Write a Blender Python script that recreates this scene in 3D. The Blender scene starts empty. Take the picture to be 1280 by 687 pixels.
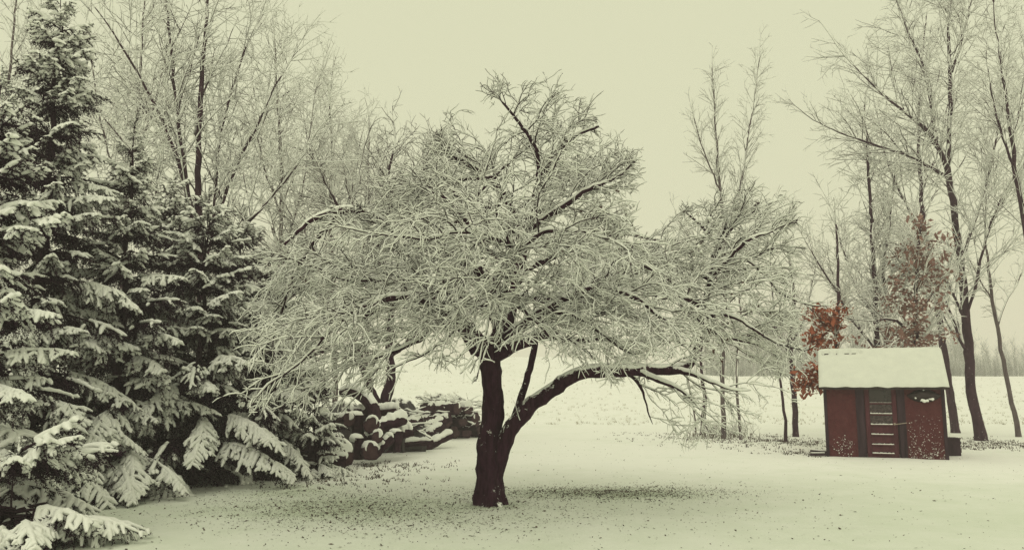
import bpy, bmesh, math, random
import numpy as np
from mathutils import Vector, Matrix, noise as mnoise

random.seed(11)
RNG = np.random.default_rng(5)
scene = bpy.context.scene
COL = scene.collection
R = math.radians

# ------------------------------------------------------------------ camera geometry
F, W0, H0 = 1004.0, 1280.0, 687.0
PITCH = R(8.0)
EYE = 1.65

def ground_h(x, y):
    """height of the snow surface: flat lawn, then a field that rises gently behind it"""
    t = min(1.0, max(0.0, (y - 37.0) / 75.0))
    q = min(1.0, max(0.0, (x - 4.0) / 26.0))
    top = 5.9 - 2.65 * q * q * (3 - 2 * q)      # the field climbs higher towards the left
    h = top * (t * t * (3 - 2 * t) * 0.45 + t * 0.55)
    return h

def ray(px, py):
    dx = (px - W0 / 2) / F
    dy = (H0 / 2 - py) / F
    return (dx, math.cos(PITCH) - math.sin(PITCH) * dy, math.sin(PITCH) + math.cos(PITCH) * dy)

def at(px, py, Y):
    """point of the place that lies at depth Y in the given direction of view"""
    d = ray(px, py)
    s = Y / d[1]
    return (d[0] * s, Y, EYE + d[2] * s)

def base_at(px, Y, py=560):
    """point of the ground at depth Y below the given column"""
    z = ground_h(0, Y)
    # solve for py whose ray meets the ground at that depth
    lo, hi = 300.0, 1200.0
    for _ in range(40):
        mid = (lo + hi) / 2
        if at(px, mid, Y)[2] > z: lo = mid
        else: hi = mid
    p = at(px, lo, Y)
    return (p[0], Y, z)

# ------------------------------------------------------------------ materials
def new_mat(name):
    m = bpy.data.materials.new(name); m.use_nodes = True
    nt = m.node_tree
    b = nt.nodes['Principled BSDF']
    return m, nt, b

def N(nt, t, **kw):
    n = nt.nodes.new(t)
    for k, v in kw.items():
        if k in n.inputs: n.inputs[k].default_value = v
        else: setattr(n, k, v)
    return n

def ramp(nt, fac, stops):
    n = nt.nodes.new('ShaderNodeValToRGB')
    e = n.color_ramp.elements
    while len(e) < len(stops): e.new(0.5)
    for i, (p, c) in enumerate(stops):
        e[i].position = p
        e[i].color = (c[0], c[1], c[2], 1) if isinstance(c, tuple) else (c, c, c, 1)
    nt.links.new(fac, n.inputs['Fac'])
    return n.outputs['Color']

def noise_tex(nt, scale, detail=4, rough=.55, stretch=None, coord='Object'):
    tc = nt.nodes.new('ShaderNodeTexCoord')
    src = tc.outputs[coord]
    if stretch:
        mp = nt.nodes.new('ShaderNodeMapping'); mp.inputs['Scale'].default_value = stretch
        nt.links.new(src, mp.inputs['Vector']); src = mp.outputs['Vector']
    n = nt.nodes.new('ShaderNodeTexNoise')
    n.inputs['Scale'].default_value = scale; n.inputs['Detail'].default_value = detail
    n.inputs['Roughness'].default_value = rough
    nt.links.new(src, n.inputs['Vector'])
    return n.outputs['Fac']

def mixc(nt, fac, a, b, blend='MIX'):
    n = nt.nodes.new('ShaderNodeMix'); n.data_type = 'RGBA'; n.blend_type = blend
    for sock, v in ((n.inputs[0], fac), (n.inputs[6], a), (n.inputs[7], b)):
        if isinstance(v, (int, float)): sock.default_value = v
        elif isinstance(v, tuple): sock.default_value = (v[0], v[1], v[2], 1)
        else: nt.links.new(v, sock)
    return n.outputs[2]

def math_n(nt, op, a, b=None, clamp=False):
    n = nt.nodes.new('ShaderNodeMath'); n.operation = op; n.use_clamp = clamp
    for i, v in enumerate((a, b)):
        if v is None: continue
        if isinstance(v, (int, float)): n.inputs[i].default_value = v
        else: nt.links.new(v, n.inputs[i])
    return n.outputs[0]

def bump(nt, b, h, strength, dist):
    n = nt.nodes.new('ShaderNodeBump'); n.inputs['Strength'].default_value = strength
    n.inputs['Distance'].default_value = dist
    nt.links.new(h, n.inputs['Height']); nt.links.new(n.outputs['Normal'], b.inputs['Normal'])

def normal_z(nt):
    g = nt.nodes.new('ShaderNodeNewGeometry'); s = nt.nodes.new('ShaderNodeSeparateXYZ')
    nt.links.new(g.outputs['Normal'], s.inputs[0])
    return s.outputs['Z']

SNOW_C = (.90, .91, .88)

def snow_mat(name='snow', scale=25, strength=.25):
    m, nt, b = new_mat(name)
    f = noise_tex(nt, scale, 5)
    nt.links.new(ramp(nt, f, [(.25, (.83, .845, .81)), (.7, SNOW_C)]), b.inputs['Base Color'])
    b.inputs['Roughness'].default_value = .85
    b.inputs['Specular IOR Level'].default_value = .2
    bump(nt, b, f, strength, .02)
    return m

def bark_mat(name, dark, light, scale=14, snow=None, stretch=(1, 1, .22), rough=.95):
    """bark with long fissures; snow = (normal z threshold, noise threshold) for snow lodged on top"""
    m, nt, b = new_mat(name)
    f = noise_tex(nt, scale, 8, .65, stretch)
    c = ramp(nt, f, [(.3, dark), (.72, light)])
    if snow:
        nz = normal_z(nt)
        g = noise_tex(nt, 15, 6, .75)
        a = math_n(nt, 'ADD', math_n(nt, 'MULTIPLY', nz, snow[0]), math_n(nt, 'SUBTRACT', g, snow[1]))
        a = math_n(nt, 'MULTIPLY', a, 14.0, True)
        c = mixc(nt, a, c, SNOW_C)
    nt.links.new(c, b.inputs['Base Color'])
    b.inputs['Roughness'].default_value = rough
    b.inputs['Specular IOR Level'].default_value = .15
    bump(nt, b, f, .9, .03)
    return m

def plain_mat(name, a, c, scale=8, rough=.85, bump_s=.3, stretch=None, spec=.25):
    m, nt, b = new_mat(name)
    f = noise_tex(nt, scale, 6, .6, stretch)
    nt.links.new(ramp(nt, f, [(.3, a), (.7, c)]), b.inputs['Base Color'])
    b.inputs['Roughness'].default_value = rough
    b.inputs['Specular IOR Level'].default_value = spec
    bump(nt, b, f, bump_s, .02)
    return m

M = {}
M['snow'] = snow_mat()
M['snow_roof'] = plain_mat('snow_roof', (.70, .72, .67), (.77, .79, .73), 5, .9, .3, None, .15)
M['snow_heavy'] = snow_mat('snow_heavy', 22, .45)
M['apple_bark'] = bark_mat('apple_bark', (.012, .002, .008), (.058, .021, .040), 16, (.34, .69))
M['apple_twig'] = plain_mat('apple_twig', (.020, .006, .015), (.048, .020, .036), 6)
M['old_bark'] = bark_mat('old_bark', (.020, .006, .015), (.06, .027, .045), 10, (.32, .76))
M['grey_bark'] = bark_mat('grey_bark', (.07, .05, .06), (.17, .14, .14), 8, (.2, .74), (1, 1, .5))
M['ash_bark'] = bark_mat('ash_bark', (.022, .008, .017), (.08, .042, .06), 7, (.22, .64), (1, 1, .35))
M['bare_twig'] = plain_mat('bare_twig', (.035, .017, .028), (.08, .05, .062), 3)
M['pale_twig'] = plain_mat('pale_twig', (.075, .055, .06), (.15, .12, .12), 3)
M['spruce_bark'] = bark_mat('spruce_bark', (.016, .005, .012), (.045, .02, .034), 10)
M['needles'] = plain_mat('needles', (.012, .003, .011), (.030, .013, .026), 5, .9, .0, None, .1)
M['red_leaf'] = plain_mat('red_leaf', (.24, .060, .032), (.42, .135, .07), 4, .8, 0)
M['faded_leaf'] = plain_mat('faded_leaf', (.19, .095, .085), (.32, .19, .16), 4, .8, 0)
M['dry_leaf'] = plain_mat('dry_leaf', (.055, .028, .03), (.11, .06, .05), 4, .8, 0)
M['litter'] = plain_mat('litter', (.022, .011, .015), (.12, .085, .065), 2, .95, 0)
M['stubble'] = plain_mat('stubble', (.26, .24, .18), (.48, .46, .36), 1.2, .95, 0)
M['brush'] = plain_mat('brush', (.10, .085, .07), (.24, .21, .17), 2, .95, 0)
M['far_twig'] = plain_mat('far_twig', (.22, .25, .21), (.36, .40, .34), .4, .95, 0)  # pale with frost, and with distance haze painted into the colour
M['cut_wood'] = plain_mat('cut_wood', (.03, .013, .018), (.075, .04, .045), 9, .9, .3)
M['log_bark'] = bark_mat('log_bark', (.012, .004, .009), (.05, .022, .034), 9, None, (1, 1, 1))

def mud_wall_mat():
    m, nt, b = new_mat('red_plaster')
    f = noise_tex(nt, 5, 7, .65)
    g = noise_tex(nt, 60, 4, .6)
    c = ramp(nt, f, [(.28, (.058, .014, .018)), (.5, (.088, .023, .027)), (.75, (.125, .040, .042))])
    c = mixc(nt, .35, c, ramp(nt, g, [(.35, (.05, .011, .016)), (.65, (.14, .042, .05))]))
    nt.links.new(c, b.inputs['Base Color'])
    b.inputs['Roughness'].default_value = .95; b.inputs['Specular IOR Level'].default_value = .1
    bump(nt, b, math_n(nt, 'ADD', f, math_n(nt, 'MULTIPLY', g, .5)), .6, .03)
    return m
M['red_plaster'] = mud_wall_mat()
M['dark_timber'] = plain_mat('dark_timber', (.018, .008, .015), (.050, .028, .040), 12, .9, .5, (1, 1, .15))
M['door_red'] = plain_mat('door_red', (.050, .010, .018), (.095, .022, .034), 10, .75, .4, (1, 1, .3))
M['roof_board'] = plain_mat('roof_board', (.025, .018, .02), (.06, .045, .045), 12, .9, .5)
M['dull_metal'] = plain_mat('dull_metal', (.018, .012, .015), (.05, .035, .035), 14, .6, .3)
M['stick'] = plain_mat('stick', (.25, .2, .17), (.42, .36, .3), 20, .8, .3)

def glass_mat():
    m, nt, b = new_mat('grimy_glass')
    f = noise_tex(nt, 16, 5, .7)
    nt.links.new(ramp(nt, f, [(.40, (.018, .008, .012)), (.58, (.050, .030, .034)), (.74, (.26, .23, .20))]), b.inputs['Base Color'])
    nt.links.new(ramp(nt, f, [(.4, .15), (.7, .8)]), b.inputs['Roughness'])
    return m
M['grimy_glass'] = glass_mat()
M['dark_glass'] = plain_mat('dark_glass', (.012, .008, .01), (.03, .02, .022), 5, .2, .05, None, .5)

def tarp_mat():
    m, nt, b = new_mat('tarp')
    f = noise_tex(nt, 3, 5, .6)
    c = ramp(nt, f, [(.3, (.020, .016, .020)), (.7, (.075, .066, .068))])
    nz = normal_z(nt); g = noise_tex(nt, 4, 5, .7)
    a = math_n(nt, 'SUBTRACT', math_n(nt, 'ADD', math_n(nt, 'MULTIPLY', nz, .6), g), .88)
    a = math_n(nt, 'MULTIPLY', a, 12.0, True)
    nt.links.new(mixc(nt, a, c, SNOW_C), b.inputs['Base Color'])
    nt.links.new(ramp(nt, a, [(0, .42), (1, .9)]), b.inputs['Roughness'])
    bump(nt, b, f, .3, .04)
    return m
M['tarp'] = tarp_mat()

AX, AY, _ = base_at(613, 11.83)

def ground_mat():
    m, nt, b = new_mat('snow_ground')
    tc = nt.nodes.new('ShaderNodeTexCoord'); sx = nt.nodes.new('ShaderNodeSeparateXYZ')
    nt.links.new(tc.outputs['Object'], sx.inputs[0])
    X, Y = sx.outputs['X'], sx.outputs['Y']
    big = noise_tex(nt, .22, 4, .6)
    mid = noise_tex(nt, 1.6, 5, .65)
    fine = noise_tex(nt, 16, 6, .7)
    grit = noise_tex(nt, 42, 4, .75)
    # grass shows through thin snow in patches; foreground shade painted into the near lawn
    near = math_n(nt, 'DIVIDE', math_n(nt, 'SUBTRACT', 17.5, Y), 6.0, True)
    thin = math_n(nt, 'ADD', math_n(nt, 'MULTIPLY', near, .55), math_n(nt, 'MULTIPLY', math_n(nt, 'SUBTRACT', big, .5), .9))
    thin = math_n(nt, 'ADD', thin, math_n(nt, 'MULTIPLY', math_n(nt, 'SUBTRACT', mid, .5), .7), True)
    # little snow came through the crown: barer patches on both sides of the apple tree
    bare = None
    for cx, cy, sx_, sy_ in ((AX + 1.75, AY + 1.3, 1.9, 1.0), (AX - 2.0, AY - .4, 2.1, 1.5), (AX, AY - .1, .6, .5), (AX - 3.4, AY + 1.5, 1.2, 1.0)):
        a = math_n(nt, 'POWER', math_n(nt, 'DIVIDE', math_n(nt, 'SUBTRACT', X, cx), sx_), 2.0)
        c_ = math_n(nt, 'POWER', math_n(nt, 'DIVIDE', math_n(nt, 'SUBTRACT', Y, cy), sy_), 2.0)
        q = math_n(nt, 'SUBTRACT', 1.0, math_n(nt, 'ADD', a, c_), True)
        bare = q if bare is None else math_n(nt, 'MAXIMUM', bare, q)
    bare = math_n(nt, 'MULTIPLY', bare, math_n(nt, 'ADD', .25, mid))
    thin = math_n(nt, 'ADD', thin, math_n(nt, 'MULTIPLY', bare, .55), True)
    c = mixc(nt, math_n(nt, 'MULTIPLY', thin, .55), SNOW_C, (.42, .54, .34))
    # grit poking through, only where the snow is thin
    gm = math_n(nt, 'SUBTRACT', math_n(nt, 'ADD', grit, math_n(nt, 'ADD', math_n(nt, 'MULTIPLY', thin, .13), math_n(nt, 'MULTIPLY', bare, .12))), .71)
    gm = math_n(nt, 'MULTIPLY', gm, 9.0, True)
    c = mixc(nt, math_n(nt, 'MULTIPLY', gm, .6), c, (.16, .13, .09))
    # rough stubble field
    fieldm = math_n(nt, 'DIVIDE', math_n(nt, 'SUBTRACT', Y, math_n(nt, 'ADD', 36.5, math_n(nt, 'MULTIPLY', big, 6.0))), 1.5, True)
    fs = noise_tex(nt, 2.2, 6, .75)
    fm = math_n(nt, 'MULTIPLY', math_n(nt, 'SUBTRACT', fs, .52), 7.0, True)
    c = mixc(nt, math_n(nt, 'MULTIPLY', math_n(nt, 'MULTIPLY', fm, fieldm), .20), c, (.46, .47, .33))
    nt.links.new(c, b.inputs['Base Color'])
    b.inputs['Roughness'].default_value = .9
    b.inputs['Specular IOR Level'].default_value = .15
    h = math_n(nt, 'ADD', math_n(nt, 'MULTIPLY', mid, 1.0), math_n(nt, 'MULTIPLY', fine, .35))
    bump(nt, b, h, .35, .06)
    return m

# ------------------------------------------------------------------ mesh helpers
def link(name, me, parent=None, mats=()):
    o = bpy.data.objects.new(name, me)
    COL.objects.link(o)
    for m in mats: me.materials.append(M[m])
    if parent is not None:
        o.parent = parent
    return o

def tag(o, label=None, cat=None, group=None, kind=None):
    if label: o['label'] = label
    if cat: o['category'] = cat
    if group: o['group'] = group
    if kind: o['kind'] = kind
    return o

def empty(name, loc, rz=0):
    o = bpy.data.objects.new(name, None)
    o.empty_display_size = .2
    o.location = loc; o.rotation_euler = (0, 0, rz)
    COL.objects.link(o)
    return o

def np_mesh(name, chunks, smooth=True, origin=None):
    """chunks: list of (verts Nx3, faces Mx3 or Mx4, material index)"""
    vs, loops, totals, mi = [], [], [], []
    off = 0
    for V, Fc, m in chunks:
        if len(V) == 0 or len(Fc) == 0: continue
        vs.append(V); loops.append((Fc + off).ravel())
        totals.append(np.full(len(Fc), Fc.shape[1], dtype=np.int32))
        mi.append(np.full(len(Fc), m, dtype=np.int32))
        off += len(V)
    V = np.concatenate(vs).astype(np.float32)
    if origin is not None: V = V - np.array(origin, dtype=np.float32)
    L = np.concatenate(loops).astype(np.int32); T = np.concatenate(totals); MI = np.concatenate(mi)
    me = bpy.data.meshes.new(name)
    me.vertices.add(len(V)); me.vertices.foreach_set('co', V.ravel())
    me.loops.add(len(L)); me.loops.foreach_set('vertex_index', L)
    me.polygons.add(len(T))
    starts = np.concatenate([[0], np.cumsum(T)[:-1]]).astype(np.int32)
    me.polygons.foreach_set('loop_start', starts)
    me.polygons.foreach_set('material_index', MI)
    me.polygons.foreach_set('use_smooth', np.full(len(T), smooth, dtype=bool))
    me.update(calc_edges=True)
    return me

WIND = (-.30, -.42, 1.0)     # snow came down slanting: it also sticks to the side that faced the wind

def frames(polys, up=None):
    P = np.concatenate([np.asarray(p[0], dtype=np.float64) for p in polys])
    Rr = np.concatenate([np.asarray(p[1], dtype=np.float64) for p in polys])
    n = np.array([len(p[0]) for p in polys])
    end = np.cumsum(n) - 1; start = end - n + 1
    nxt = np.arange(len(P)) + 1; prv = np.arange(len(P)) - 1
    nxt[end] = end; prv[start] = start
    T = P[nxt] - P[prv]
    T /= np.maximum(np.linalg.norm(T, axis=1, keepdims=True), 1e-9)
    ref = np.zeros_like(T); ref[:, 2] = 1
    if up is not None: ref[:] = np.array(up) / np.linalg.norm(up)
    steep = np.add.reduceat(np.abs((T * ref).sum(1)), start) / n > .86
    ref[np.repeat(steep, n)] = (.25, -.95, .15)     # one reference for a whole branch, so that its skin does not twist
    U = np.cross(T, ref); U /= np.maximum(np.linalg.norm(U, axis=1, keepdims=True), 1e-9)
    V = np.cross(U, T)
    return P, Rr, T, U, V, start, end

def carried_frames(polys):
    """frames carried along each branch without twist, for thick wood"""
    P, Rr, T, U, V, s, e = frames(polys)
    for a, b in zip(s, e):
        u = U[a]
        for i in range(a, b + 1):
            u = u - T[i] * (u @ T[i]); u = u / max(1e-9, np.linalg.norm(u))
            U[i] = u; V[i] = np.cross(u, T[i])
    return P, Rr, T, U, V, s, e

def tube_faces(nv, k, end):
    idx = np.arange(nv); idx = np.delete(idx, end)
    j = np.arange(k); j2 = (j + 1) % k
    a = idx[:, None] * k + j; b = idx[:, None] * k + j2
    c = (idx[:, None] + 1) * k + j2; d = (idx[:, None] + 1) * k + j
    return np.stack([a, b, c, d], axis=-1).reshape(-1, 4)

def tubes(polys, k=4, fr=None):
    P, Rr, T, U, V, s, e = fr or frames(polys)
    ang = np.arange(k) * 2 * math.pi / k + math.pi / k
    ring = P[:, None, :] + Rr[:, None, None] * (np.cos(ang)[None, :, None] * U[:, None, :] + np.sin(ang)[None, :, None] * V[:, None, :])
    return ring.reshape(-1, 3), tube_faces(len(P), k, e)

def snow_tubes(polys, S, k=4, fr=None, patch=.0, power=1.0, rmul=.55, seed=0, stick=.12, up=None, smooth=False, perch=0.):
    """snow lying along the upper side of every branch; thinner where a branch stands steep"""
    P, Rr, T, U, V, s, e = fr or frames(polys)
    rng = np.random.default_rng(seed + 3)
    zz = np.array([0, 0, 1.0]) if up is None else np.array(up) / np.linalg.norm(up)
    h = np.sqrt(np.clip(1 - (T @ zz) ** 2, 0, 1))
    q = np.clip((h - stick) / (1 - stick), 0, 1) ** power
    amt = q * rng.uniform(.65, 1.35, len(P))
    if smooth:
        amt = np.convolve(np.pad(amt, 3, mode='edge'), np.ones(7) / 7, 'valid')
    if patch:
        amt = amt * (rng.random(len(P)) > patch)
    amt[s] *= .4; amt[e] *= .35
    cap = np.minimum(S, .6 * Rr + S * .75)
    t = amt * cap
    ru = (Rr * rmul + t * .55) * np.clip(amt * 3, 0.02, 1)
    rv = (Rr * .35 + t * .75) * np.clip(amt * 3, 0.02, 1)
    if perch:
        ru = (Rr * .80 + t * .22) * np.clip(amt * 3, .02, 1); rv = (t * .62 + Rr * .1) * np.clip(amt * 3, .02, 1)
    C = P + V * (Rr * (.55 + perch) + t * (.30 + perch * .3))[:, None] * np.clip(amt * 3, 0, 1)[:, None]
    ang = np.arange(k) * 2 * math.pi / k + math.pi / k
    ring = C[:, None, :] + (ru[:, None] * np.cos(ang)[None, :])[..., None] * U[:, None, :] + (rv[:, None] * np.sin(ang)[None, :])[..., None] * V[:, None, :]
    return ring.reshape(-1, 3), tube_faces(len(P), k, e)

def catmull(pts, step):
    """pts: list of (x,y,z,r); returns points and radii resampled about every step metres"""
    P = [np.array(p, dtype=float) for p in pts]
    P = [2 * P[0] - P[1]] + P + [2 * P[-1] - P[-2]]
    out = []
    for i in range(1, len(P) - 2):
        a, b, c, d = P[i - 1], P[i], P[i + 1], P[i + 2]
        n = max(1, int(np.linalg.norm((c - b)[:3]) / step))
        for q in range(n):
            t = q / n
            out.append(.5 * ((2 * b) + (c - a) * t + (2 * a - 5 * b + 4 * c - d) * t * t + (3 * b - a - 3 * c + d) * t ** 3))
    out.append(P[-2])
    out = np.array(out)
    return [tuple(p[:3]) for p in out], [max(.002, p[3]) for p in out]

# ------------------------------------------------------------------ branch growth
gauss = random.gauss; uni = random.uniform

def norm(d):
    l = math.sqrt(d[0] * d[0] + d[1] * d[1] + d[2] * d[2]) or 1e-9
    return (d[0] / l, d[1] / l, d[2] / l)

def deflect(d, ang, az=None):
    """turn direction d by ang about a random azimuth"""
    ref = (0, 0, 1) if abs(d[2]) < .95 else (1, 0, 0)
    u = norm((d[1] * ref[2] - d[2] * ref[1], d[2] * ref[0] - d[0] * ref[2], d[0] * ref[1] - d[1] * ref[0]))
    v = (u[1] * d[2] - u[2] * d[1], u[2] * d[0] - u[0] * d[2], u[0] * d[1] - u[1] * d[0])
    a = uni(0, 2 * math.pi) if az is None else az
    c, s = math.cos(ang), math.sin(ang)
    ca, sa = math.cos(a) * s, math.sin(a) * s
    return norm((d[0] * c + u[0] * ca + v[0] * sa, d[1] * c + u[1] * ca + v[1] * sa, d[2] * c + u[2] * ca + v[2] * sa))

class Tree:
    def __init__(self, S, env=None):
        self.wood = []      # trunk and limbs
        self.twigs = []     # the crown
        self.S = S; self.env = env

    def grow(self, p, d, L, r, lv):
        S = self.S
        step = S['step'][lv]; n = max(2, int(L / step)); st = L / n
        trop, wig = S['trop'][lv], S['wig'][lv]
        tip = S.get('tip', .35)
        pts, rad = [p], [r]; dirs = [d]
        for i in range(n):
            t = (i + 1) / n
            tr = trop[0] + (trop[1] - trop[0]) * t
            if 'droop' in S: tr *= S['droop'](p)
            if 'out' in S:
                ox, oy = p[0] - S['out'][0], p[1] - S['out'][1]; oo = S['out'][2] * st / (math.hypot(ox, oy) + .3)
                d = (d[0] + ox * oo, d[1] + oy * oo, d[2])
            d = norm((d[0] + gauss(0, wig), d[1] + gauss(0, wig), d[2] + gauss(0, wig) + tr * st))
            p = (p[0] + d[0] * st, p[1] + d[1] * st, p[2] + d[2] * st)
            if self.env and not self.env(p) and random.random() < .55:
                break
            if p[2] < .12: break
            pts.append(p); rad.append(r * (1 - (1 - tip) * t)); dirs.append(d)
        if len(pts) < 2: return
        self.twigs.append((pts, rad))
        if lv + 1 < len(S['step']):
            nch = S['dens'][lv] * L
            k = int(nch) + (1 if random.random() < nch - int(nch) else 0)
            m = len(pts) - 1
            for c in range(k):
                t = uni(S['from'][lv], 1.0)
                f = t * m; i = min(m - 1, int(f)); f -= i
                a, b = pts[i], pts[i + 1]
                q = (a[0] + (b[0] - a[0]) * f, a[1] + (b[1] - a[1]) * f, a[2] + (b[2] - a[2]) * f)
                dd = deflect(dirs[i], uni(*S['ang'][lv]))
                if S.get('lift'):
                    dd = norm((dd[0], dd[1], dd[2] + S['lift'][lv]))
                LL = S['len'][lv + 1] * uni(.55, 1.25) * (1.15 - .55 * t) * (S['scale'](L) if 'scale' in S else 1)
                self.grow(q, dd, LL, max(S['rmin'], min(S['r'][lv + 1], rad[i] * .75)), lv + 1)

    def limb(self, pts, step=.1, wob=0, thick=True):
        P, Rr = catmull(pts, step)
        if wob:
            P = [(p[0] + gauss(0, wob), p[1] + gauss(0, wob), p[2] + gauss(0, wob * .6)) for p in P]
        (self.wood if thick else self.twigs).append((P, Rr))
        return P, Rr

    def sprout(self, P, Rr, dens, frm=0., to=1., out=None, up=0., lv=0, lenmul=1., ang=(.5, 1.2), rmul=.55, endgrow=True):
        """side branches along a limb"""
        m = len(P) - 1
        L = sum(math.dist(P[i], P[i + 1]) for i in range(m))
        k = max(1, int(dens * L * (to - frm)))
        S = self.S
        for c in range(k):
            t = frm + (to - frm) * (c + random.random()) / k
            i = min(m - 1, int(t * m))
            T = norm(tuple(P[i + 1][j] - P[i][j] for j in range(3)))
            d = deflect(T, uni(*ang))
            if out:
                o = norm((P[i][0] - out[0], P[i][1] - out[1], 0))
                d = norm((d[0] + o[0] * out[2], d[1] + o[1] * out[2], d[2]))
            d = norm((d[0], d[1], d[2] + up))
            self.grow(P[i], d, S['len'][lv] * uni(.6, 1.2) * lenmul * (1.12 - .45 * t), max(S['rmin'], min(S['r'][lv], Rr[i] * rmul)), lv)
        if endgrow:
            T = norm(tuple(P[-1][j] - P[-2][j] for j in range(3)))
            self.grow(P[-1], T, S['len'][lv] * .8 * lenmul, Rr[-1], lv)

    def build(self, name, loc, mats, snow, snow_wood=None, kt=4, kw=10, ks=4, wind=WIND, perch=0., rough=0., patch=.0, seed=1, wood_patch=.25, wind_wood=False):
        """thing > trunk, crown. mats = (bark, twig, snow)"""
        root = empty(name, loc)
        ch = []
        fr = carried_frames(self.wood)
        if rough:
            V, Fc = tubes(self.wood, kw, fr)
            C = np.repeat(fr[0], kw, axis=0); rr = np.repeat(fr[1], kw)
            disp = np.array([mnoise.noise((v[0] * 5, v[1] * 5, v[2] * 2.2)) + .6 * mnoise.noise((v[0] * 13, v[1] * 13, v[2] * 5)) + .35 * mnoise.noise((v[0] * 34, v[1] * 34, v[2] * 12)) for v in V])
            V = V + (V - C) * (disp * rough)[:, None]
        else:
            V, Fc = tubes(self.wood, kw, fr)
        ch.append((V, Fc, 0))
        sw = snow if snow_wood is None else snow_wood
        fr = frames(self.wood)
        if wind_wood:
            fr = frames(self.wood, WIND)
            V, Fc = snow_tubes(self.wood, sw, 6, fr, wood_patch, 1.2, .5, seed, .2, WIND, True)
        else:
            V, Fc = snow_tubes(self.wood, sw, 6, fr, 0, 1.5, .62, seed, .5, None, True)
        ch.append((V, Fc, 1))
        t = link('trunk', np_mesh('trunk', ch, True, loc), root, (mats[0], mats[2]))
        fr = frames(self.twigs, wind)
        ch = [tubes(self.twigs, kt, fr) + (0,), snow_tubes(self.twigs, snow, ks, fr, patch, .6, .75, seed, .0, wind, False, perch) + (1,)]
        link('crown', np_mesh('crown', ch, True, loc), root, (mats[1], mats[2]))
        return root

# ------------------------------------------------------------------ ground
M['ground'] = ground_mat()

def build_ground():
    ys = np.concatenate([np.arange(-14, 4, .6), np.arange(4, 30, .16), np.arange(30, 60, .35), np.arange(60, 120, 1.2), np.arange(120, 236, 4)])
    us = np.linspace(-1, 1, 221)
    xs = np.sign(us) * (np.abs(us) * 30 + np.abs(us) ** 4 * 140)
    verts = []
    for y in ys:
        rf = min(1, max(0, (y - 37) / 4))
        for x in xs:
            z = ground_h(x, y) + .035 * mnoise.noise((x * .45, y * .45, 0)) + .012 * mnoise.noise((x * 2.1, y * 2.1, 3))
            if rf: z += rf * (.07 * mnoise.noise((x * .9, y * .9, 7)) + .05 * mnoise.noise((x * 2.6, y * 2.0, 9)))
            verts.append((x, y, z))
    nx, ny = len(xs), len(ys)
    i = np.arange(ny - 1)[:, None] * nx + np.arange(nx - 1)[None, :]
    Fc = np.stack([i, i + 1, i + nx + 1, i + nx], -1).reshape(-1, 4)
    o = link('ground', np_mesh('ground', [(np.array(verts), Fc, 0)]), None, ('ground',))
    tag(o, 'thin snow over a flat lawn and the rising rough field behind it', 'ground', None, 'structure')
build_ground()

def shards(centers, size, flat=.5, rng=RNG, aspect=.5, lift=.3):
    """small bent leaf shaped quads around the given points"""
    n = len(centers)
    a = rng.uniform(0, 2 * math.pi, n); s = size * np.clip(rng.lognormal(-.12, .45, n), .3, 3.0)
    el = rng.normal(0, flat, n)
    U = np.stack([np.cos(a) * np.cos(el), np.sin(a) * np.cos(el), np.sin(el)], 1)
    ro = rng.uniform(0, 2 * math.pi, n)
    b = a + math.pi / 2
    Vv = np.stack([np.cos(b), np.sin(b), rng.normal(0, flat, n)], 1)
    Vv /= np.linalg.norm(Vv, axis=1, keepdims=True)
    c = np.asarray(centers)
    hs = s[:, None]
    q = np.stack([c - U * hs * .5, c + Vv * hs * aspect * .5 + np.array([0, 0, 1]) * hs * lift * .2, c + U * hs * .5, c - Vv * hs * aspect * .5], 1)
    return q.reshape(-1, 3), np.arange(4 * n).reshape(-1, 4)

def scatter_z(x, y):
    return np.array([ground_h(a, b) + .035 * mnoise.noise((a * .45, b * .45, 0)) + .012 * mnoise.noise((a * 2.1, b * 2.1, 3)) for a, b in zip(x, y)])

def leaf_litter():
    pts = []
    def blob(n, cx, cy, sx, sy):
        pts.append(np.stack([RNG.normal(cx, sx, n), RNG.normal(cy, sy, n)], 1))
    blob(6500, AX + 1.75, AY + 1.35, 1.05, .55)       # patch right of the trunk
    blob(4600, AX - 2.0, AY - .3, 1.1, .9)            # patch left of the trunk
    blob(1400, AX - .8, AY - 1.3, 1.4, .6)
    blob(600, AX + .05, AY - .05, .35, .3)            # round the foot
    blob(2400, AX + .3, AY - .2, 3.0, 1.7)
    blob(700, AX - 3.2, AY + 1.4, .8, .7)
    big = sum(len(q) for q in pts)
    x = RNG.uniform(-9, 11, 2600); y = RNG.uniform(6.5, 26, 2600)
    pts.append(np.stack([x, y], 1))
    p = np.concatenate(pts)
    p = p[(p[:, 1] > 5.5)]
    z = scatter_z(p[:, 0], p[:, 1]) + .006
    V, Fc = shards(np.column_stack([p, z]), .024, .3)
    o = link('fallen_leaves', np_mesh('fallen_leaves', [(V, Fc, 0)], False), None, ('litter',))
    tag(o, 'dark fallen leaves and grass tips scattered on the snow under the apple tree', 'fallen leaves', None, 'stuff')
leaf_litter()

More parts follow.
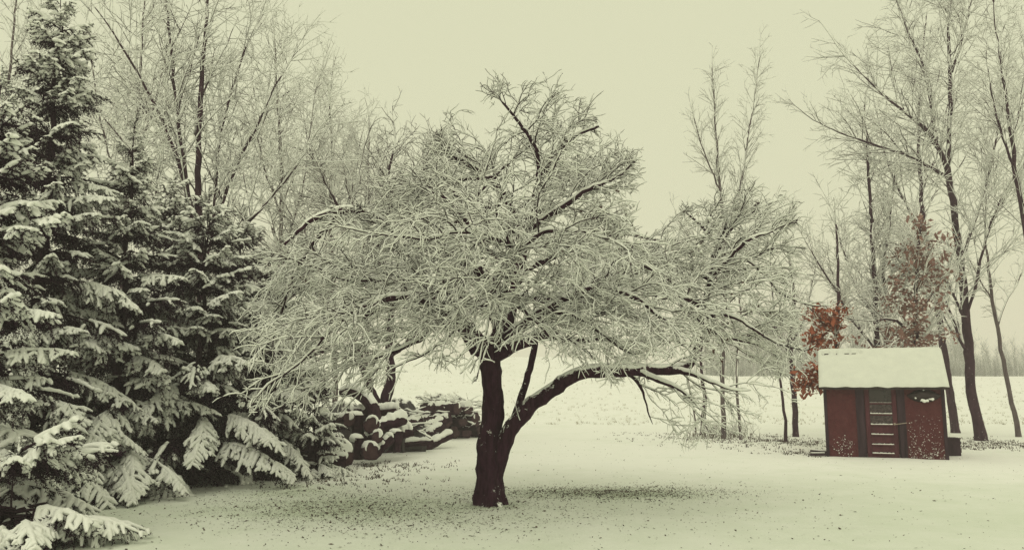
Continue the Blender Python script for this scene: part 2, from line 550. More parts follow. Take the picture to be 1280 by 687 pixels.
def tufts(pos, h, blades, spread, rng=RNG):
    """grass blades: thin tapering triangles fanning from each point"""
    n = len(pos); P = np.repeat(np.asarray(pos), blades, axis=0); m = len(P)
    a = rng.uniform(0, 2 * math.pi, m); lean = rng.uniform(.1, 1., m) * spread
    hh = h * rng.uniform(.4, 1.2, m)
    P = P + np.stack([rng.normal(0, .05, m), rng.normal(0, .05, m), np.zeros(m)], 1)
    tip = P + np.stack([np.cos(a) * lean * hh, np.sin(a) * lean * hh, hh], 1)
    w = .012
    s = np.stack([-np.sin(a) * w, np.cos(a) * w, np.zeros(m)], 1)
    V = np.stack([P - s, P + s, tip], 1).reshape(-1, 3)
    return V, np.arange(3 * m).reshape(-1, 3)

def stubble():
    n = 3800
    y = 37 + 62 * RNG.random(n) ** 1.5
    x = (RNG.random(n) * 1.5 - .75) * y
    z = scatter_z(x, y)
    V, Fc = tufts(np.column_stack([x, y, z]), .13, 4, 1.4)
    o = link('grass_stubble', np_mesh('grass_stubble', [(V, Fc, 0)], False), None, ('stubble',))
    tag(o, 'dry grass stubble poking through the snow of the field', 'grass', None, 'stuff')
    # rougher grass between the small trunks and the shed
    px = [(1000, 24.5, 1.6), (900, 28, 1.7), (1010, 21, .5), (1240, 25, 1.6), (1200, 23, .7), (1275, 24, 1.2), (960, 25.5, 1.5), (470, 17.5, .8), (420, 15, .9)]
    pts = []
    for p, Y, s in px:
        b = base_at(p, Y); k = int(140 * s)
        pts.append(np.stack([RNG.normal(b[0], s, k), RNG.normal(Y, s * .8, k)], 1))
    p = np.concatenate(pts); z = scatter_z(p[:, 0], p[:, 1])
    V, Fc = tufts(np.column_stack([p, z]), .055, 4, 1.8)
    o = link('rough_grass', np_mesh('rough_grass', [(V, Fc, 0)], False), None, ('litter',))
    tag(o, 'dark rough grass tips showing through snow around the shed and small trunks', 'grass', None, 'stuff')
stubble()

# ------------------------------------------------------------------ the apple tree
def apple_tree():
    Y0 = 11.83
    top = [(312, 400), (345, 325), (400, 285), (470, 262), (520, 222), (556, 165), (620, 105), (690, 112), (740, 130), (785, 160), (788, 215), (758, 252), (792, 300), (835, 280), (900, 240), (985, 240), (992, 330), (1000, 440), (1006, 455)]
    bot = [(312, 500), (345, 522), (420, 515), (470, 485), (520, 462), (560, 462), (600, 475), (640, 455), (660, 432), (690, 455), (720, 478), (760, 482), (800, 452), (850, 446), (875, 480), (930, 490), (990, 478), (1006, 470)]
    tx = [at(a, b, Y0) for a, b in top]; bx = [at(a, b, Y0) for a, b in bot]
    tX = [p[0] for p in tx]; tZ = [p[2] for p in tx]; bX = [p[0] for p in bx]; bZ = [p[2] for p in bx]
    def env(p):
        x = p[0] * Y0 / max(p[1], Y0 - 1.2) if p[1] < Y0 else p[0]
        if x < tX[0] or x > tX[-1]: return False
        x += .3 * mnoise.noise((p[2] * 1.7, p[1] * 1.7, x * .8))
        dy = (p[1] - Y0) / 3.4
        if dy * dy > 1: return False
        k = 1 - .35 * dy * dy
        zt = float(np.interp(x, tX, tZ)); zb = float(np.interp(x, bX, bZ))
        j = .22 * mnoise.noise((x * 2.2, p[1] * 2.2, p[2] * 2.2))
        return zb + j < p[2] < zt * k + (1 - k) * 2.4 + j
    S = dict(step=[.085, .06, .045], trop=[(.5, -1.2), (.1, -1.9), (0, -1.0)], wig=[.15, .19, .24], dens=[9.6, 7.8, 0],
             **{'from': [.12, .1, 0]}, ang=[(.35, 1.0), (.5, 1.2), (.5, 1.1)], len=[1.45, .70, .22], r=[.012, .0066, .0050], rmin=.0040, tip=.35,
             droop=lambda p: 1.45 if p[2] < 2.6 else (1.45 - .45 * (p[2] - 2.6) if p[2] < 4.6 else .55))
    S['out'] = (AX, AY, .8)
    T = Tree(S, env)
    px = lambda L: [at(a, b, Y0 + c)[:3] + (r,) for a, b, c, r in L]
    g = base_at(613, Y0)
    main = T.limb([(g[0] - .02, g[1], -.12, .27)] + px([(611, 618, 0, .225), (612, 597, 0, .20), (611, 560, 0, .178), (615, 520, 0, .152), (616, 485, 0, .15), (612, 455, 0, .158), (614, 438, 0, .145), (622, 420, .03, .10)]), .05)
    # root flare
    for a in (200, 250, 300, 345, 30, 90, 140):
        c, s = math.cos(R(a)), math.sin(R(a))
        k = uni(.75, 1.15); T.limb([(g[0] + c * .07, g[1] + s * .07, .34 * k, .10), (g[0] + c * .15, g[1] + s * .15, .12, .085), (g[0] + c * .25 * k, g[1] + s * .25 * k, -.02, .05), (g[0] + c * .36 * k, g[1] + s * .36 * k, -.1, .03)], .06)
    right = T.limb(px([(619, 600, -.02, .11), (625, 570, -.06, .125), (637, 538, -.1, .12), (660, 510, -.14, .112), (690, 488, -.2, .105), (716, 471, -.3, .095), (745, 464, -.38, .085), (775, 464, -.42, .076), (810, 463, -.4, .07), (840, 462, -.3, .066), (860, 457, -.2, .06), (870, 438, -.1, .053), (876, 405, 0, .047), (884, 368, .08, .042), (893, 325, .2, .036), (898, 300, .3, .028)]), .06)
    limbs = {}
    def add(name, L, step=.08):
        limbs[name] = T.limb(px(L), step, .006)
    add('low_a', [(838, 462, -.3, .045), (868, 468, -.6, .032), (895, 480, -.85, .02), (915, 487, -.95, .012), (938, 488, -1., .005)])
    add('low_b', [(796, 464, -.4, .04), (830, 478, -.7, .03), (852, 488, -.85, .02), (866, 500, -.95, .011), (876, 512, -1., .005)])
    add('low_c', [(770, 464, -.4, .035), (790, 470, -.1, .03), (803, 490, .1, .018), (812, 520, .15, .008), (816, 530, .15, .004)])
    add('thin', [(640, 535, 0, .06), (652, 497, .14, .052), (666, 446, .22, .047), (672, 416, .3, .04), (690, 380, .4, .03), (700, 340, .5, .02)])
    add('stub', [(618, 443, -.05, .12), (640, 433, -.2, .09), (668, 422, -.3, .075), (688, 417, -.35, .082), (696, 421, -.35, .06)])
    add('up', [(622, 430, 0, .14), (635, 395, .1, .11), (648, 345, .2, .09), (654, 300, .2, .078), (667, 265, .3, .066), (674, 228, .3, .055), (690, 200, .4, .042), (716, 172, .5, .03), (748, 158, .6, .018)])
    add('up_b', [(674, 235, .3, .045), (671, 190, .1, .034), (650, 155, -.1, .024), (628, 128, -.2, .014)])
    add('up_r', [(662, 285, .2, .05), (698, 262, 0, .042), (730, 240, -.2, .034), (765, 225, -.4, .02)])
    add('up_l', [(652, 310, .2, .06), (636, 255, 0, .05), (610, 222, -.3, .04), (575, 200, -.5, .03), (548, 188, -.6, .018)])
    add('left_big', [(612, 452, 0, .12), (593, 430, .2, .105), (576, 405, .4, .095), (560, 383, .5, .095), (545, 372, .6, .075), (515, 373, .7, .062), (480, 382, .9, .05), (445, 402, 1., .035), (408, 435, 1.1, .02)])
    add('left_up', [(640, 385, .1, .08), (600, 340, -.2, .07), (550, 312, -.4, .06), (500, 292, -.6, .055), (465, 270, -.8, .05), (430, 262, -.9, .04), (390, 275, -1.0, .03), (355, 305, -1.1, .018)])
    add('left_fr', [(616, 440, -.05, .085), (570, 400, -.8, .066), (510, 372, -1.4, .05), (450, 385, -1.9, .034), (400, 425, -2.2, .018)])
    add('right_fr', [(625, 428, -.05, .075), (680, 388, -.7, .06), (740, 362, -1.2, .048), (790, 370, -1.6, .034), (835, 405, -1.9, .018)])
    add('right_mid', [(642, 372, .1, .07), (690, 374, 0, .058), (735, 362, .1, .05), (775, 355, .2, .04), (820, 366, .3, .022)])
    add('back_l', [(626, 420, .05, .07), (598, 350, 1., .06), (560, 290, 1.8, .044), (505, 262, 2.3, .026)])
    add('back_r', [(648, 340, .2, .06), (710, 312, 1., .052), (770, 292, 1.8, .04), (820, 300, 2.3, .024)])
    add('front', [(622, 425, -.05, .07), (630, 370, -.8, .056), (640, 320, -1.5, .04), (630, 290, -2.1, .024)])
    add('mid_l', [(606, 330, -.2, .05), (565, 350, -.6, .04), (500, 350, -.9, .03), (430, 350, -1.1, .018)])
    add('far_r', [(893, 330, .2, .034), (925, 322, 0, .028), (960, 345, -.2, .018)])
    add('far_l', [(888, 350, .1, .034), (850, 330, .3, .028), (815, 320, .6, .018)])
    add('far_d', [(878, 395, 0, .036), (915, 395, -.4, .028), (955, 420, -.7, .018)])
    add('far_u', [(897, 305, .3, .03), (880, 285, .5, .022), (860, 268, .6, .012)])
    add('fill_a', [(560, 385, .5, .05), (530, 420, .2, .036), (490, 440, 0, .026), (440, 455, -.2, .016)])
    add('fill_b', [(430, 262, -.9, .035), (395, 300, -.6, .028), (365, 350, -.5, .022), (345, 410, -.4, .014)])
    add('fill_c', [(500, 350, -.9, .034), (450, 330, -.5, .028), (400, 340, -.2, .02), (360, 375, 0, .014)])
    add('fill_d', [(690, 386, -.75, .045), (730, 400, -1.2, .034), (770, 430, -1.6, .02)])
    add('fill_e', [(560, 290, 1.8, .036), (600, 240, 1.9, .028), (640, 200, 1.7, .02), (680, 170, 1.4, .012)])
    add('fill_f', [(640, 320, -1.5, .036), (680, 290, -1.8, .028), (725, 290, -2.0, .018)])
    add('fill_g', [(630, 300, -1.9, .03), (580, 290, -2.2, .024), (530, 300, -2.3, .016)])
    add('fill_h', [(735, 362, .1, .04), (780, 330, -.1, .03), (820, 340, -.2, .022), (850, 380, -.3, .014)])
    add('fill_i', [(445, 402, 1., .03), (415, 390, 1.3, .022), (380, 420, 1.5, .015)])
    add('fill_j', [(640, 345, -.9, .04), (600, 300, -1.0, .032), (565, 255, -1.1, .024), (530, 235, -1.1, .014)])
    add('right_u', [(895, 315, .2, .032), (915, 285, .4, .026), (945, 262, .5, .02), (975, 250, .6, .012)])
    add('right_v', [(886, 355, .1, .032), (905, 330, -.4, .026), (935, 300, -.7, .02), (965, 290, -.9, .012)])
    add('right_w', [(880, 385, .0, .034), (850, 370, -.5, .028), (820, 375, -.9, .018)])
    add('right_x', [(876, 405, .0, .034), (905, 420, .5, .028), (945, 430, .8, .02), (980, 445, 1., .012)])
    add('fill_k', [(632, 372, -.8, .04), (652, 385, -1.15, .03), (684, 415, -1.35, .02)])
    add('fill_l', [(632, 372, -.8, .04), (604, 380, -1.15, .03), (566, 415, -1.4, .02)])
    add('fill_m', [(642, 330, -1.4, .034), (620, 345, -1.75, .026), (612, 385, -1.9, .016)])
    add('fill_n', [(620, 222, -.3, .034), (570, 225, -.5, .028), (515, 240, -.6, .018)])
    add('fill_o', [(655, 300, .2, .04), (615, 262, .5, .03), (560, 238, .8, .022), (510, 250, .9, .014)])
    O = (g[0], g[1], .5)
    full_env = T.env
    for k, (P, Rr) in limbs.items():
        T.env = None if k.startswith('low') else full_env
        den = {'low_a': 3.5, 'low_b': 3, 'stub': 3.0, 'thin': 1.8, 'low_c': 2, 'left_big': 4.6, 'left_up': 5.0, 'left_fr': 5.0, 'up': 4.4, 'back_l': 4, 'back_r': 4.4, 'mid_l': 6.5, 'left_up': 7, 'left_fr': 6.5, 'up': 5.5, 'back_r': 5, 'back_l': 5}.get(k, 5.0 if k.startswith(('right_u', 'right_v', 'right_w', 'right_x', 'far_')) else 7.0)
        up = {'up': .55, 'up_b': .6, 'up_r': .4, 'up_l': .4, 'far_u': .6, 'right_u': .5, 'right_v': .5, 'left_up': .4, 'right_mid': .3, 'far_r': .3, 'far_l': .35}.get(k, .15)
        if k.startswith('low'): up = -.1
        fr = {'up': .2, 'left_big': .25, 'left_up': .18, 'stub': .3, 'thin': .45}.get(k, .12)
        T.sprout(P, Rr, den, fr, 1., O, up, 0, .5 if k.startswith('low') else 1., (.5, 1.25), .5, not k.startswith('low'))
    T.env = full_env
    P, Rr = right
    T.sprout(P, Rr, 2.2, .36, .68, (g[0], g[1], .35), .1, 0, .85, (.6, 1.3), .3, False)
    T.sprout(P, Rr, 6, .68, 1., (g[0], g[1], .35), .3, 0, 1.0, (.5, 1.25), .5)
    # a few dead twigs on the right limb and shoots between the stems
    for a, b, c in ((760, 470, 40), (800, 470, 30), (700, 490, -25), (660, 515, -30), (650, 525, -60)):
        T.grow(at(a, b, Y0 - .3), norm((uni(-.4, .4), uni(-.5, .2), .6 if c < 0 else -.8)), .5, .008, 1)
    root = T.build('apple_tree', g, ('apple_bark', 'apple_twig', 'snow'), .0158, .036, 4, 30, 4, (-.26, -.36, 1.0), .22, .30, .05, 2, .12)
    tag(root, 'old forked apple tree with snow-coated drooping twigs standing in the middle of the lawn', 'tree')
    # withered leaves still hanging in the crown, capped with snow
    allp = np.array([q for t in T.twigs for q in t[0][1:]])
    cl = []
    for (a, b, dY, n, sx) in ((770, 285, -.3, 150, .42), (750, 265, -.3, 90, .42), (785, 310, -.5, 60, .35), (690, 300, -.8, 40, .5), (880, 300, 0, 60, .5), (930, 400, -.4, 80, .6), (890, 430, -.4, 60, .6), (440, 330, -.6, 60, .8)):
        c = np.array(at(a, b, Y0 + dY))
        near = allp[(((allp - c) * np.array([1, .45, 1])) ** 2).sum(1) < sx * sx]
        if len(near): cl.append(near[RNG.integers(0, len(near), n)] + RNG.normal(0, .015, (n, 3)))
    c = np.concatenate(cl)
    V, Fc = shards(c, .07, .9)
    sc = lumps(c + np.array([0, 0, .022]), .038, .7)
    link('withered_leaves', np_mesh('withered_leaves', [(V, Fc, 0), sc + (1,)], True, g), root, ('dry_leaf', 'snow'))
    return root

def lumps(centers, rad, flat=.7, rng=RNG):
    """little snow lumps: octahedra squashed and jittered"""
    n = len(centers)
    base = np.array([[1, 0, 0], [0, 1, 0], [-1, 0, 0], [0, -1, 0], [0, 0, 1], [0, 0, -1]], float)
    fc = np.array([[0, 1, 4], [1, 2, 4], [2, 3, 4], [3, 0, 4], [1, 0, 5], [2, 1, 5], [3, 2, 5], [0, 3, 5]])
    s = rad * rng.uniform(.5, 1.3, n)
    V = base[None] * s[:, None, None] * rng.uniform(.75, 1.25, (n, 6, 1)) * np.array([1, 1, flat])
    a = rng.uniform(0, 6.28, n)
    ca, sa = np.cos(a)[:, None], np.sin(a)[:, None]
    V = np.stack([V[..., 0] * ca - V[..., 1] * sa, V[..., 0] * sa + V[..., 1] * ca, V[..., 2]], -1) + np.asarray(centers)[:, None, :]
    Fc = (np.arange(n)[:, None, None] * 6 + fc[None]).reshape(-1, 3)
    return V.reshape(-1, 3), Fc
apple_tree()

# ------------------------------------------------------------------ second fruit tree behind the wood pile
def back_fruit_tree():
    Y0 = 21.3
    S = dict(step=[.17, .14, .11], trop=[(.4, -.5), (.1, -.8), (0, -.7)], wig=[.11, .12, .14], dens=[5.2, 5.0, 0],
             **{'from': [.12, .1, 0]}, ang=[(.35, .95), (.35, .9), (.4, .9)], len=[1.8, .85, .36], r=[.022, .011, .0075], rmin=.006, tip=.4)
    T = Tree(S)
    px = lambda L: [at(a, b, Y0 + c)[:3] + (r,) for a, b, c, r in L]
    g = base_at(478, Y0)
    T.limb([(g[0], g[1], -.1, .26)] + px([(478, 540, 0, .21), (477, 522, 0, .20), (475, 508, 0, .18)]), .1)
    L = []
    L.append(T.limb(px([(476, 515, 0, .15), (483, 495, .1, .135), (489, 465, .2, .12), (486, 430, .3, .105), (489, 390, .4, .09), (482, 340, .5, .075), (470, 290, .6, .06), (480, 240, .7, .04), (492, 190, .8, .025)]), .12, .012))
    L.append(T.limb(px([(475, 515, 0, .15), (466, 495, -.2, .125), (457, 468, -.4, .10), (444, 430, -.7, .075), (418, 390, -1, .055), (382, 350, -1.2, .04), (352, 320, -1.3, .025)]), .12, .012))
    L.append(T.limb(px([(488, 445, .3, .07), (512, 425, .2, .06), (535, 400, .2, .045), (545, 360, .3, .032), (550, 320, .4, .02)]), .12, .01))
    L.append(T.limb(px([(482, 340, .5, .055), (450, 300, .2, .045), (425, 262, 0, .035), (405, 225, -.2, .022)]), .12, .01))
    L.append(T.limb(px([(476, 300, .6, .045), (510, 250, 1, .035), (540, 210, 1.3, .022)]), .12, .01))
    L.append(T.limb(px([(444, 430, -.7, .045), (402, 440, -1.2, .035), (362, 460, -1.5, .022)]), .12, .01))
    L.append(T.limb(px([(418, 390, -1, .045), (400, 330, -1.3, .035), (380, 290, -1.4, .02)]), .12, .01))
    for P, Rr in L:
        T.sprout(P, Rr, 8, .3, 1., (g[0], g[1], .3), .45, 0, 1., (.5, 1.2), .5)
    # long upright water shoots
    for a, b in ((490, 300), (478, 310), (470, 260), (520, 250), (428, 262), (455, 290), (415, 250), (540, 230), (500, 230), (485, 220), (440, 240), (400, 250), (380, 300), (450, 230), (512, 240), (530, 260), (468, 240)):
        T.grow(at(a, b, Y0 + uni(0, .8)), norm((uni(-.14, .14), uni(-.1, .1), 1)), uni(1.3, 2.4), .016, 1)
    root = T.build('fruit_tree', g, ('old_bark', 'bare_twig', 'snow'), .02, .035, 4, 12, 4, (-.15, -.2, 1.0), .3, .25, .1, 4)
    tag(root, 'gnarled fruit tree with a forked trunk rising behind the snowy firewood', 'tree')
back_fruit_tree()

# ------------------------------------------------------------------ bare trees
def bare_tree(label, Y, limbs, S, mats, snow, group='bare trees around the lawn', name='bare_tree', base=None, dens=2.2, frm=.25, up=.5, kt=3, lenmul=1., rough=.12, patch=.12, shape=None, seed=3, scale=1., thin=1.):
    """limbs: lists of (px, py, dY, r); the first one starts at the ground"""
    T = Tree(S)
    g = None
    for i, L in enumerate(limbs):
        pts = [at(a, b, Y + c)[:3] + (r * thin,) for a, b, c, r in L]
        if i == 0:
            gx = base_at(L[0][0], Y)
            g = gx
            pts = [(gx[0], gx[1], gx[2] - .12, L[0][3] * 1.35 * thin), (gx[0], gx[1], gx[2] + .18, L[0][3] * 1.08 * thin)] + [p for p in pts if p[2] > gx[2] + .4]
        P, Rr = T.limb(pts, .28, .012)
        d = 1.8 * (dens if not isinstance(dens, (list, tuple)) else dens[min(i, len(dens) - 1)])
        f = frm if i == 0 else .12
        T.sprout(P, Rr, d, f, 1., (g[0], g[1], .15), up, 0, lenmul * scale, (.5, 1.05), .5)
    root = T.build(name, g, mats, snow, snow * 1.6, kt, 12, 3, WIND, 0., rough, patch, seed, .4, True)
    tag(root, label, 'tree', group)
    return root, T, g

S_TALL = dict(step=[.24, .20, .16], trop=[(.18, .02), (.10, -.04), (0, -.05)], wig=[.08, .12, .15], dens=[3.6, 4.2, 0], **{'from': [.15, .12, 0]},
              ang=[(.5, 1.0), (.55, 1.1), (.5, 1.0)], len=[2.5, 1.1, .42], r=[.022, .0095, .0065], rmin=.005, tip=.35)
S_FINE = dict(S_TALL, len=[1.8, .9, .38], r=[.016, .0085, .006], dens=[3.8, 4.2, 0])
S_SMALL = dict(S_TALL, step=[.16, .14, .12], len=[1.0, .5, .25], r=[.014, .008, .006], rmin=.005, dens=[3.4, 3.0, 0], trop=[(.2, -.3), (.1, -.3), (0, -.2)])
ASH = ('ash_bark', 'bare_twig', 'snow'); PALE = ('grey_bark', 'pale_twig', 'snow')

# the big tree right of the shed
bare_tree('tall dark tree with forking snow-lined limbs standing just right of the shed', 26,
  [[(1226, 548, 0, .24), (1222, 530, 0, .22), (1214, 490, 0, .205), (1211, 440, 0, .195), (1207, 390, 0, .18), (1203, 340, 0, .165), (1196, 290, 0, .15), (1190, 240, 0, .14), (1184, 212, 0, .12), (1187, 160, .2, .1), (1188, 110, .3, .085), (1186, 50, .4, .07), (1187, -20, .5, .05), (1190, -80, .6, .03)],
   [(1186, 222, 0, .11), (1176, 190, -.3, .1), (1160, 165, -.6, .085), (1140, 147, -.8, .07), (1120, 132, -1, .055), (1095, 110, -1.2, .04), (1070, 85, -1.3, .025)],
   [(1186, 224, 0, .08), (1160, 207, -.6, .07), (1128, 192, -1, .06), (1090, 180, -1.4, .045), (1050, 166, -1.7, .03)],
   [(1170, 178, -.4, .08), (1164, 130, 0, .07), (1155, 85, .3, .055), (1135, 40, .5, .045), (1118, -10, .7, .03)],
   [(1202, 330, 0, .075), (1214, 290, .4, .065), (1227, 250, .7, .055), (1240, 200, 1, .045), (1252, 130, 1.2, .035), (1262, 70, 1.3, .025)],
   [(1209, 390, 0, .07), (1218, 360, -.4, .06), (1232, 300, -.8, .05), (1258, 235, -1.1, .04), (1285, 205, -1.4, .028)],
   [(1206, 400, 0, .06), (1192, 370, -.4, .05), (1180, 345, -.7, .04), (1160, 330, -.9, .025)],
   [(1210, 440, 0, .075), (1200, 425, -.3, .06), (1190, 395, -.5, .05), (1178, 372, -.7, .04), (1150, 352, -1., .025)],
   [(1190, 90, .3, .06), (1205, 40, .6, .05), (1218, -20, .9, .035)]],
  S_TALL, ASH, .021, dens=(1.9, 2.5), frm=.42, up=.4, rough=.16, thin=.72)

bare_tree('leaning dark trunk rising from behind the right end of the shed roof', 30,
  [[(1194, 532, 0, .2), (1190, 510, 0, .19), (1184, 470, 0, .18), (1179, 430, 0, .17), (1174, 395, 0, .15), (1165, 340, 0, .13), (1155, 280, .2, .11), (1150, 220, .3, .09), (1148, 150, .4, .07), (1152, 80, .5, .05), (1158, 20, .6, .03)],
   [(1160, 310, .1, .08), (1135, 260, -.5, .06), (1112, 210, -.9, .045), (1098, 150, -1.2, .03)],
   [(1152, 240, .3, .07), (1172, 190, .8, .05), (1185, 130, 1.2, .035)]],
  S_TALL, ASH, .018, dens=(1.0, 1.4), frm=.35, up=.5, seed=8, thin=.72)

bare_tree('bare many-stemmed tree fanning up right behind the middle of the shed roof', 25,
  [[(1099, 538, 0, .17), (1098, 480, 0, .15), (1097, 440, 0, .13), (1095, 400, 0, .115), (1093, 350, 0, .10), (1090, 290, .1, .08), (1086, 220, .2, .06), (1082, 160, .3, .04)],
   [(1100, 480, 0, .09), (1107, 430, .2, .075), (1109, 390, .3, .065), (1104, 340, .4, .055), (1112, 280, .5, .045), (1118, 220, .6, .03)],
   [(1094, 438, 0, .055), (1078, 415, -.3, .048), (1060, 395, -.5, .042), (1050, 370, -.7, .038), (1030, 340, -.9, .03), (1008, 305, -1.1, .02)],
   [(1096, 400, 0, .05), (1078, 375, .3, .042), (1062, 340, .5, .034), (1045, 280, .7, .024)],
   [(1104, 400, .2, .05), (1118, 360, .4, .04), (1135, 330, .6, .03), (1150, 290, .8, .02)],
   [(1097, 460, 0, .045), (1125, 435, -.4, .036), (1150, 425, -.7, .028), (1165, 400, -.9, .018)]],
  S_FINE, ASH, .02, dens=(3.2, 3.6), frm=.3, up=.5, seed=11, thin=.72)

bare_tree('tall slim tree with pale straight trunk rising above the apple crown', 27,
  [[(904, 545, 0, .115), (904, 520, 0, .105), (903, 480, 0, .10), (904, 420, 0, .095), (906, 340, 0, .085), (903, 270, 0, .07), (897, 200, .1, .055), (893, 130, .2, .04), (890, 85, .2, .022)],
   [(905, 300, 0, .055), (922, 250, .2, .05), (932, 190, .3, .042), (943, 120, .4, .03), (950, 70, .4, .018)],
   [(901, 240, .05, .04), (880, 190, -.2, .03), (868, 150, -.3, .02)],
   [(904, 350, 0, .04), (930, 320, -.3, .03), (955, 275, -.5, .02)],
   [(904, 360, 0, .04), (878, 320, -.3, .03), (850, 280, -.5, .02)]],
  dict(S_FINE, len=[1.15, .6, .3], ang=[(.4, .8), (.45, .9), (.4, .8)], trop=[(.25, .2), (.2, .1), (.1, .1)]), PALE, .018, dens=(3.8, 4.4), frm=.42, up=.6, seed=12, thin=.72)

bare_tree('bare tree at the right edge whose stem leaves the frame beside the tall dark tree', 23,
  [[(1305, 545, 0, .13), (1298, 480, 0, .12), (1290, 380, 0, .11), (1281, 285, 0, .095), (1270, 220, 0, .085), (1264, 170, 0, .07), (1256, 110, .1, .055), (1246, 40, .2, .04), (1240, -30, .3, .025)],
   [(1268, 210, 0, .055), (1250, 160, -.3, .04), (1238, 110, -.5, .028)],
   [(1264, 175, 0, .05), (1278, 120, .3, .04), (1288, 50, .5, .025)]],
  S_FINE, ASH, .018, dens=(1.8, 2.6), frm=.45, up=.5, seed=13, thin=.72)

bare_tree('slender pale leaning tree at the right edge, bare to head height', 28,
  [[(1273, 538, 0, .085), (1268, 515, 0, .078), (1262, 490, 0, .072), (1254, 450, 0, .066), (1247, 410, 0, .06), (1240, 375, 0, .055), (1237, 345, 0, .045), (1233, 300, .1, .032), (1232, 255, .2, .018)],
   [(1247, 410, 0, .03), (1256, 380, .2, .026), (1272, 355, .4, .018), (1282, 320, .5, .012)],
   [(1240, 375, 0, .03), (1225, 350, -.2, .022), (1212, 325, -.3, .014)]],
  S_SMALL, PALE, .014, dens=(2.6, 3), frm=.55, up=.3, seed=14)

# small trunks between the apple tree and the shed
G2 = 'small trunks between the apple tree and the shed'
bare_tree('crooked small grey trunk left of the pale straight one, brush at its foot', 29,
  [[(879, 531, 0, .085), (880, 512, 0, .08), (882, 495, 0, .07), (878, 480, 0, .062), (876, 450, 0, .05), (880, 410, 0, .04), (884, 370, 0, .025)]], S_SMALL, ASH, .014, G2, dens=2.2, frm=.55, seed=15)
bare_tree('thin pale sapling trunk right of the pale straight trunk, brush at its foot', 26,
  [[(926, 548, 0, .05), (924, 520, 0, .046), (921, 490, 0, .042), (922, 450, 0, .036), (926, 400, 0, .028), (922, 340, 0, .016)]], S_SMALL, PALE, .014, G2, dens=2.4, frm=.5, seed=16)
bare_tree('thin dark stem leaning left, standing alone before the thicker dark trunk', 25.5,
  [[(983, 550, 0, .052), (981, 525, 0, .047), (978, 500, 0, .043), (975, 470, 0, .038), (972, 420, 0, .032), (966, 370, 0, .022), (962, 330, 0, .014)]], S_SMALL, ASH, .014, G2, dens=2.4, frm=.5, seed=17)
bare_tree('thick short-looking dark trunk with fine pale twigs left of the red leaves', 28,
  [[(995, 536, 0, .1), (994, 515, 0, .095), (992, 490, 0, .09), (990, 455, 0, .08), (988, 420, 0, .065), (992, 370, 0, .045), (985, 310, .2, .025)],
   [(990, 450, 0, .04), (975, 420, -.3, .03), (958, 395, -.5, .02)], [(990, 430, 0, .04), (1006, 395, .3, .03), (1016, 350, .5, .02)]], S_SMALL, ASH, .016, G2, dens=3.4, frm=.45, lenmul=1.3, seed=18)
bare_tree('hair-thin leaning sapling leftmost of the small trunks', 30,
  [[(869, 526, 0, .03), (866, 510, 0, .027), (863, 490, 0, .022), (858, 465, 0, .014)]], S_SMALL, PALE, .012, G2, dens=2.2, frm=.4, lenmul=.6, seed=19)

# leafy oaks behind the shed
def oak(label, Y, limbs, clumps, leaf, S, seed, size=.13):
    root, T, g = bare_tree(label, Y, limbs, S, ASH, .014, 'young oaks that kept their leaves', 'oak_tree', dens=(2.4, 2.6), frm=.35, up=.15, seed=seed)
    ch = []; cs = []
    tw = np.array([q for t in T.twigs for q in t[0]])
    for (a, b, dY, n, sx, sz) in clumps:
        c = at(a, b, Y + dY)
        for q in range(max(3, n // 8)):     # tufts along twigs
            cc = np.array((gauss(c[0], sx), gauss(c[1], sx), gauss(c[2], sz)))
            cc = cc * .35 + tw[((tw - cc) ** 2).sum(1).argmin()] * .65
            pts = np.stack([RNG.normal(cc[0], .13, 14), RNG.normal(cc[1], .13, 14), RNG.normal(cc[2], .09, 14)], 1)
            ch.append(pts); cs.append(pts[RNG.random(14) < (.18 if leaf == 'red_leaf' else .36)])
    P = np.concatenate(ch); Q = np.concatenate(cs)
    V, Fc = shards(P, size, .8, aspect=.62)
    link('leaves', np_mesh('leaves', [(V, Fc, 0), lumps(Q + np.array([0, 0, .05]), .042, .5) + (1,)], False, g), root, (leaf, 'snow'))
    return root
oak('small oak with rusty red leaves at the left end of the shed', 23,
  [[(1046, 545, 0, .075), (1045, 480, 0, .07), (1045, 430, 0, .06), (1047, 390, 0, .05), (1048, 340, 0, .04), (1045, 280, .1, .025)],
   [(1045, 420, 0, .03), (1030, 400, -.2, .025), (1012, 385, -.4, .015)],
   [(1045, 480, 0, .03), (1028, 470, -.3, .025), (1008, 465, -.5, .015)]],
  [(1030, 392, -.2, 260, .20, .16), (1026, 423, -.2, 260, .24, .10), (1016, 470, -.4, 300, .20, .14), (1026, 475, -.3, 160, .16, .10), (1040, 398, 0, 90, .14, .2), (1013, 480, -.4, 90, .16, .08)],
  'red_leaf', S_SMALL, 21)
oak('larger oak with faded pinkish-brown leaves rising behind the right half of the shed roof', 23.6,
  [[(1149, 535, 0, .10), (1148, 480, 0, .09), (1146, 430, 0, .08), (1144, 380, 0, .065), (1146, 330, 0, .05), (1150, 280, 0, .035), (1155, 230, .1, .02)],
   [(1146, 420, 0, .05), (1120, 400, -.4, .04), (1095, 400, -.7, .02)],
   [(1145, 395, 0, .05), (1162, 370, .3, .04), (1180, 350, .5, .02)]],
  [(1142, 348, 0, 230, .34, .36), (1150, 318, 0, 150, .34, .3), (1135, 385, -.2, 210, .45, .25), (1140, 418, -.2, 200, .5, .2), (1165, 335, .2, 110, .35, .3), (1128, 430, -.3, 130, .45, .16), (1152, 280, .1, 60, .3, .4), (1175, 310, .2, 50, .3, .3)],
  'faded_leaf', S_FINE, 22, .14)

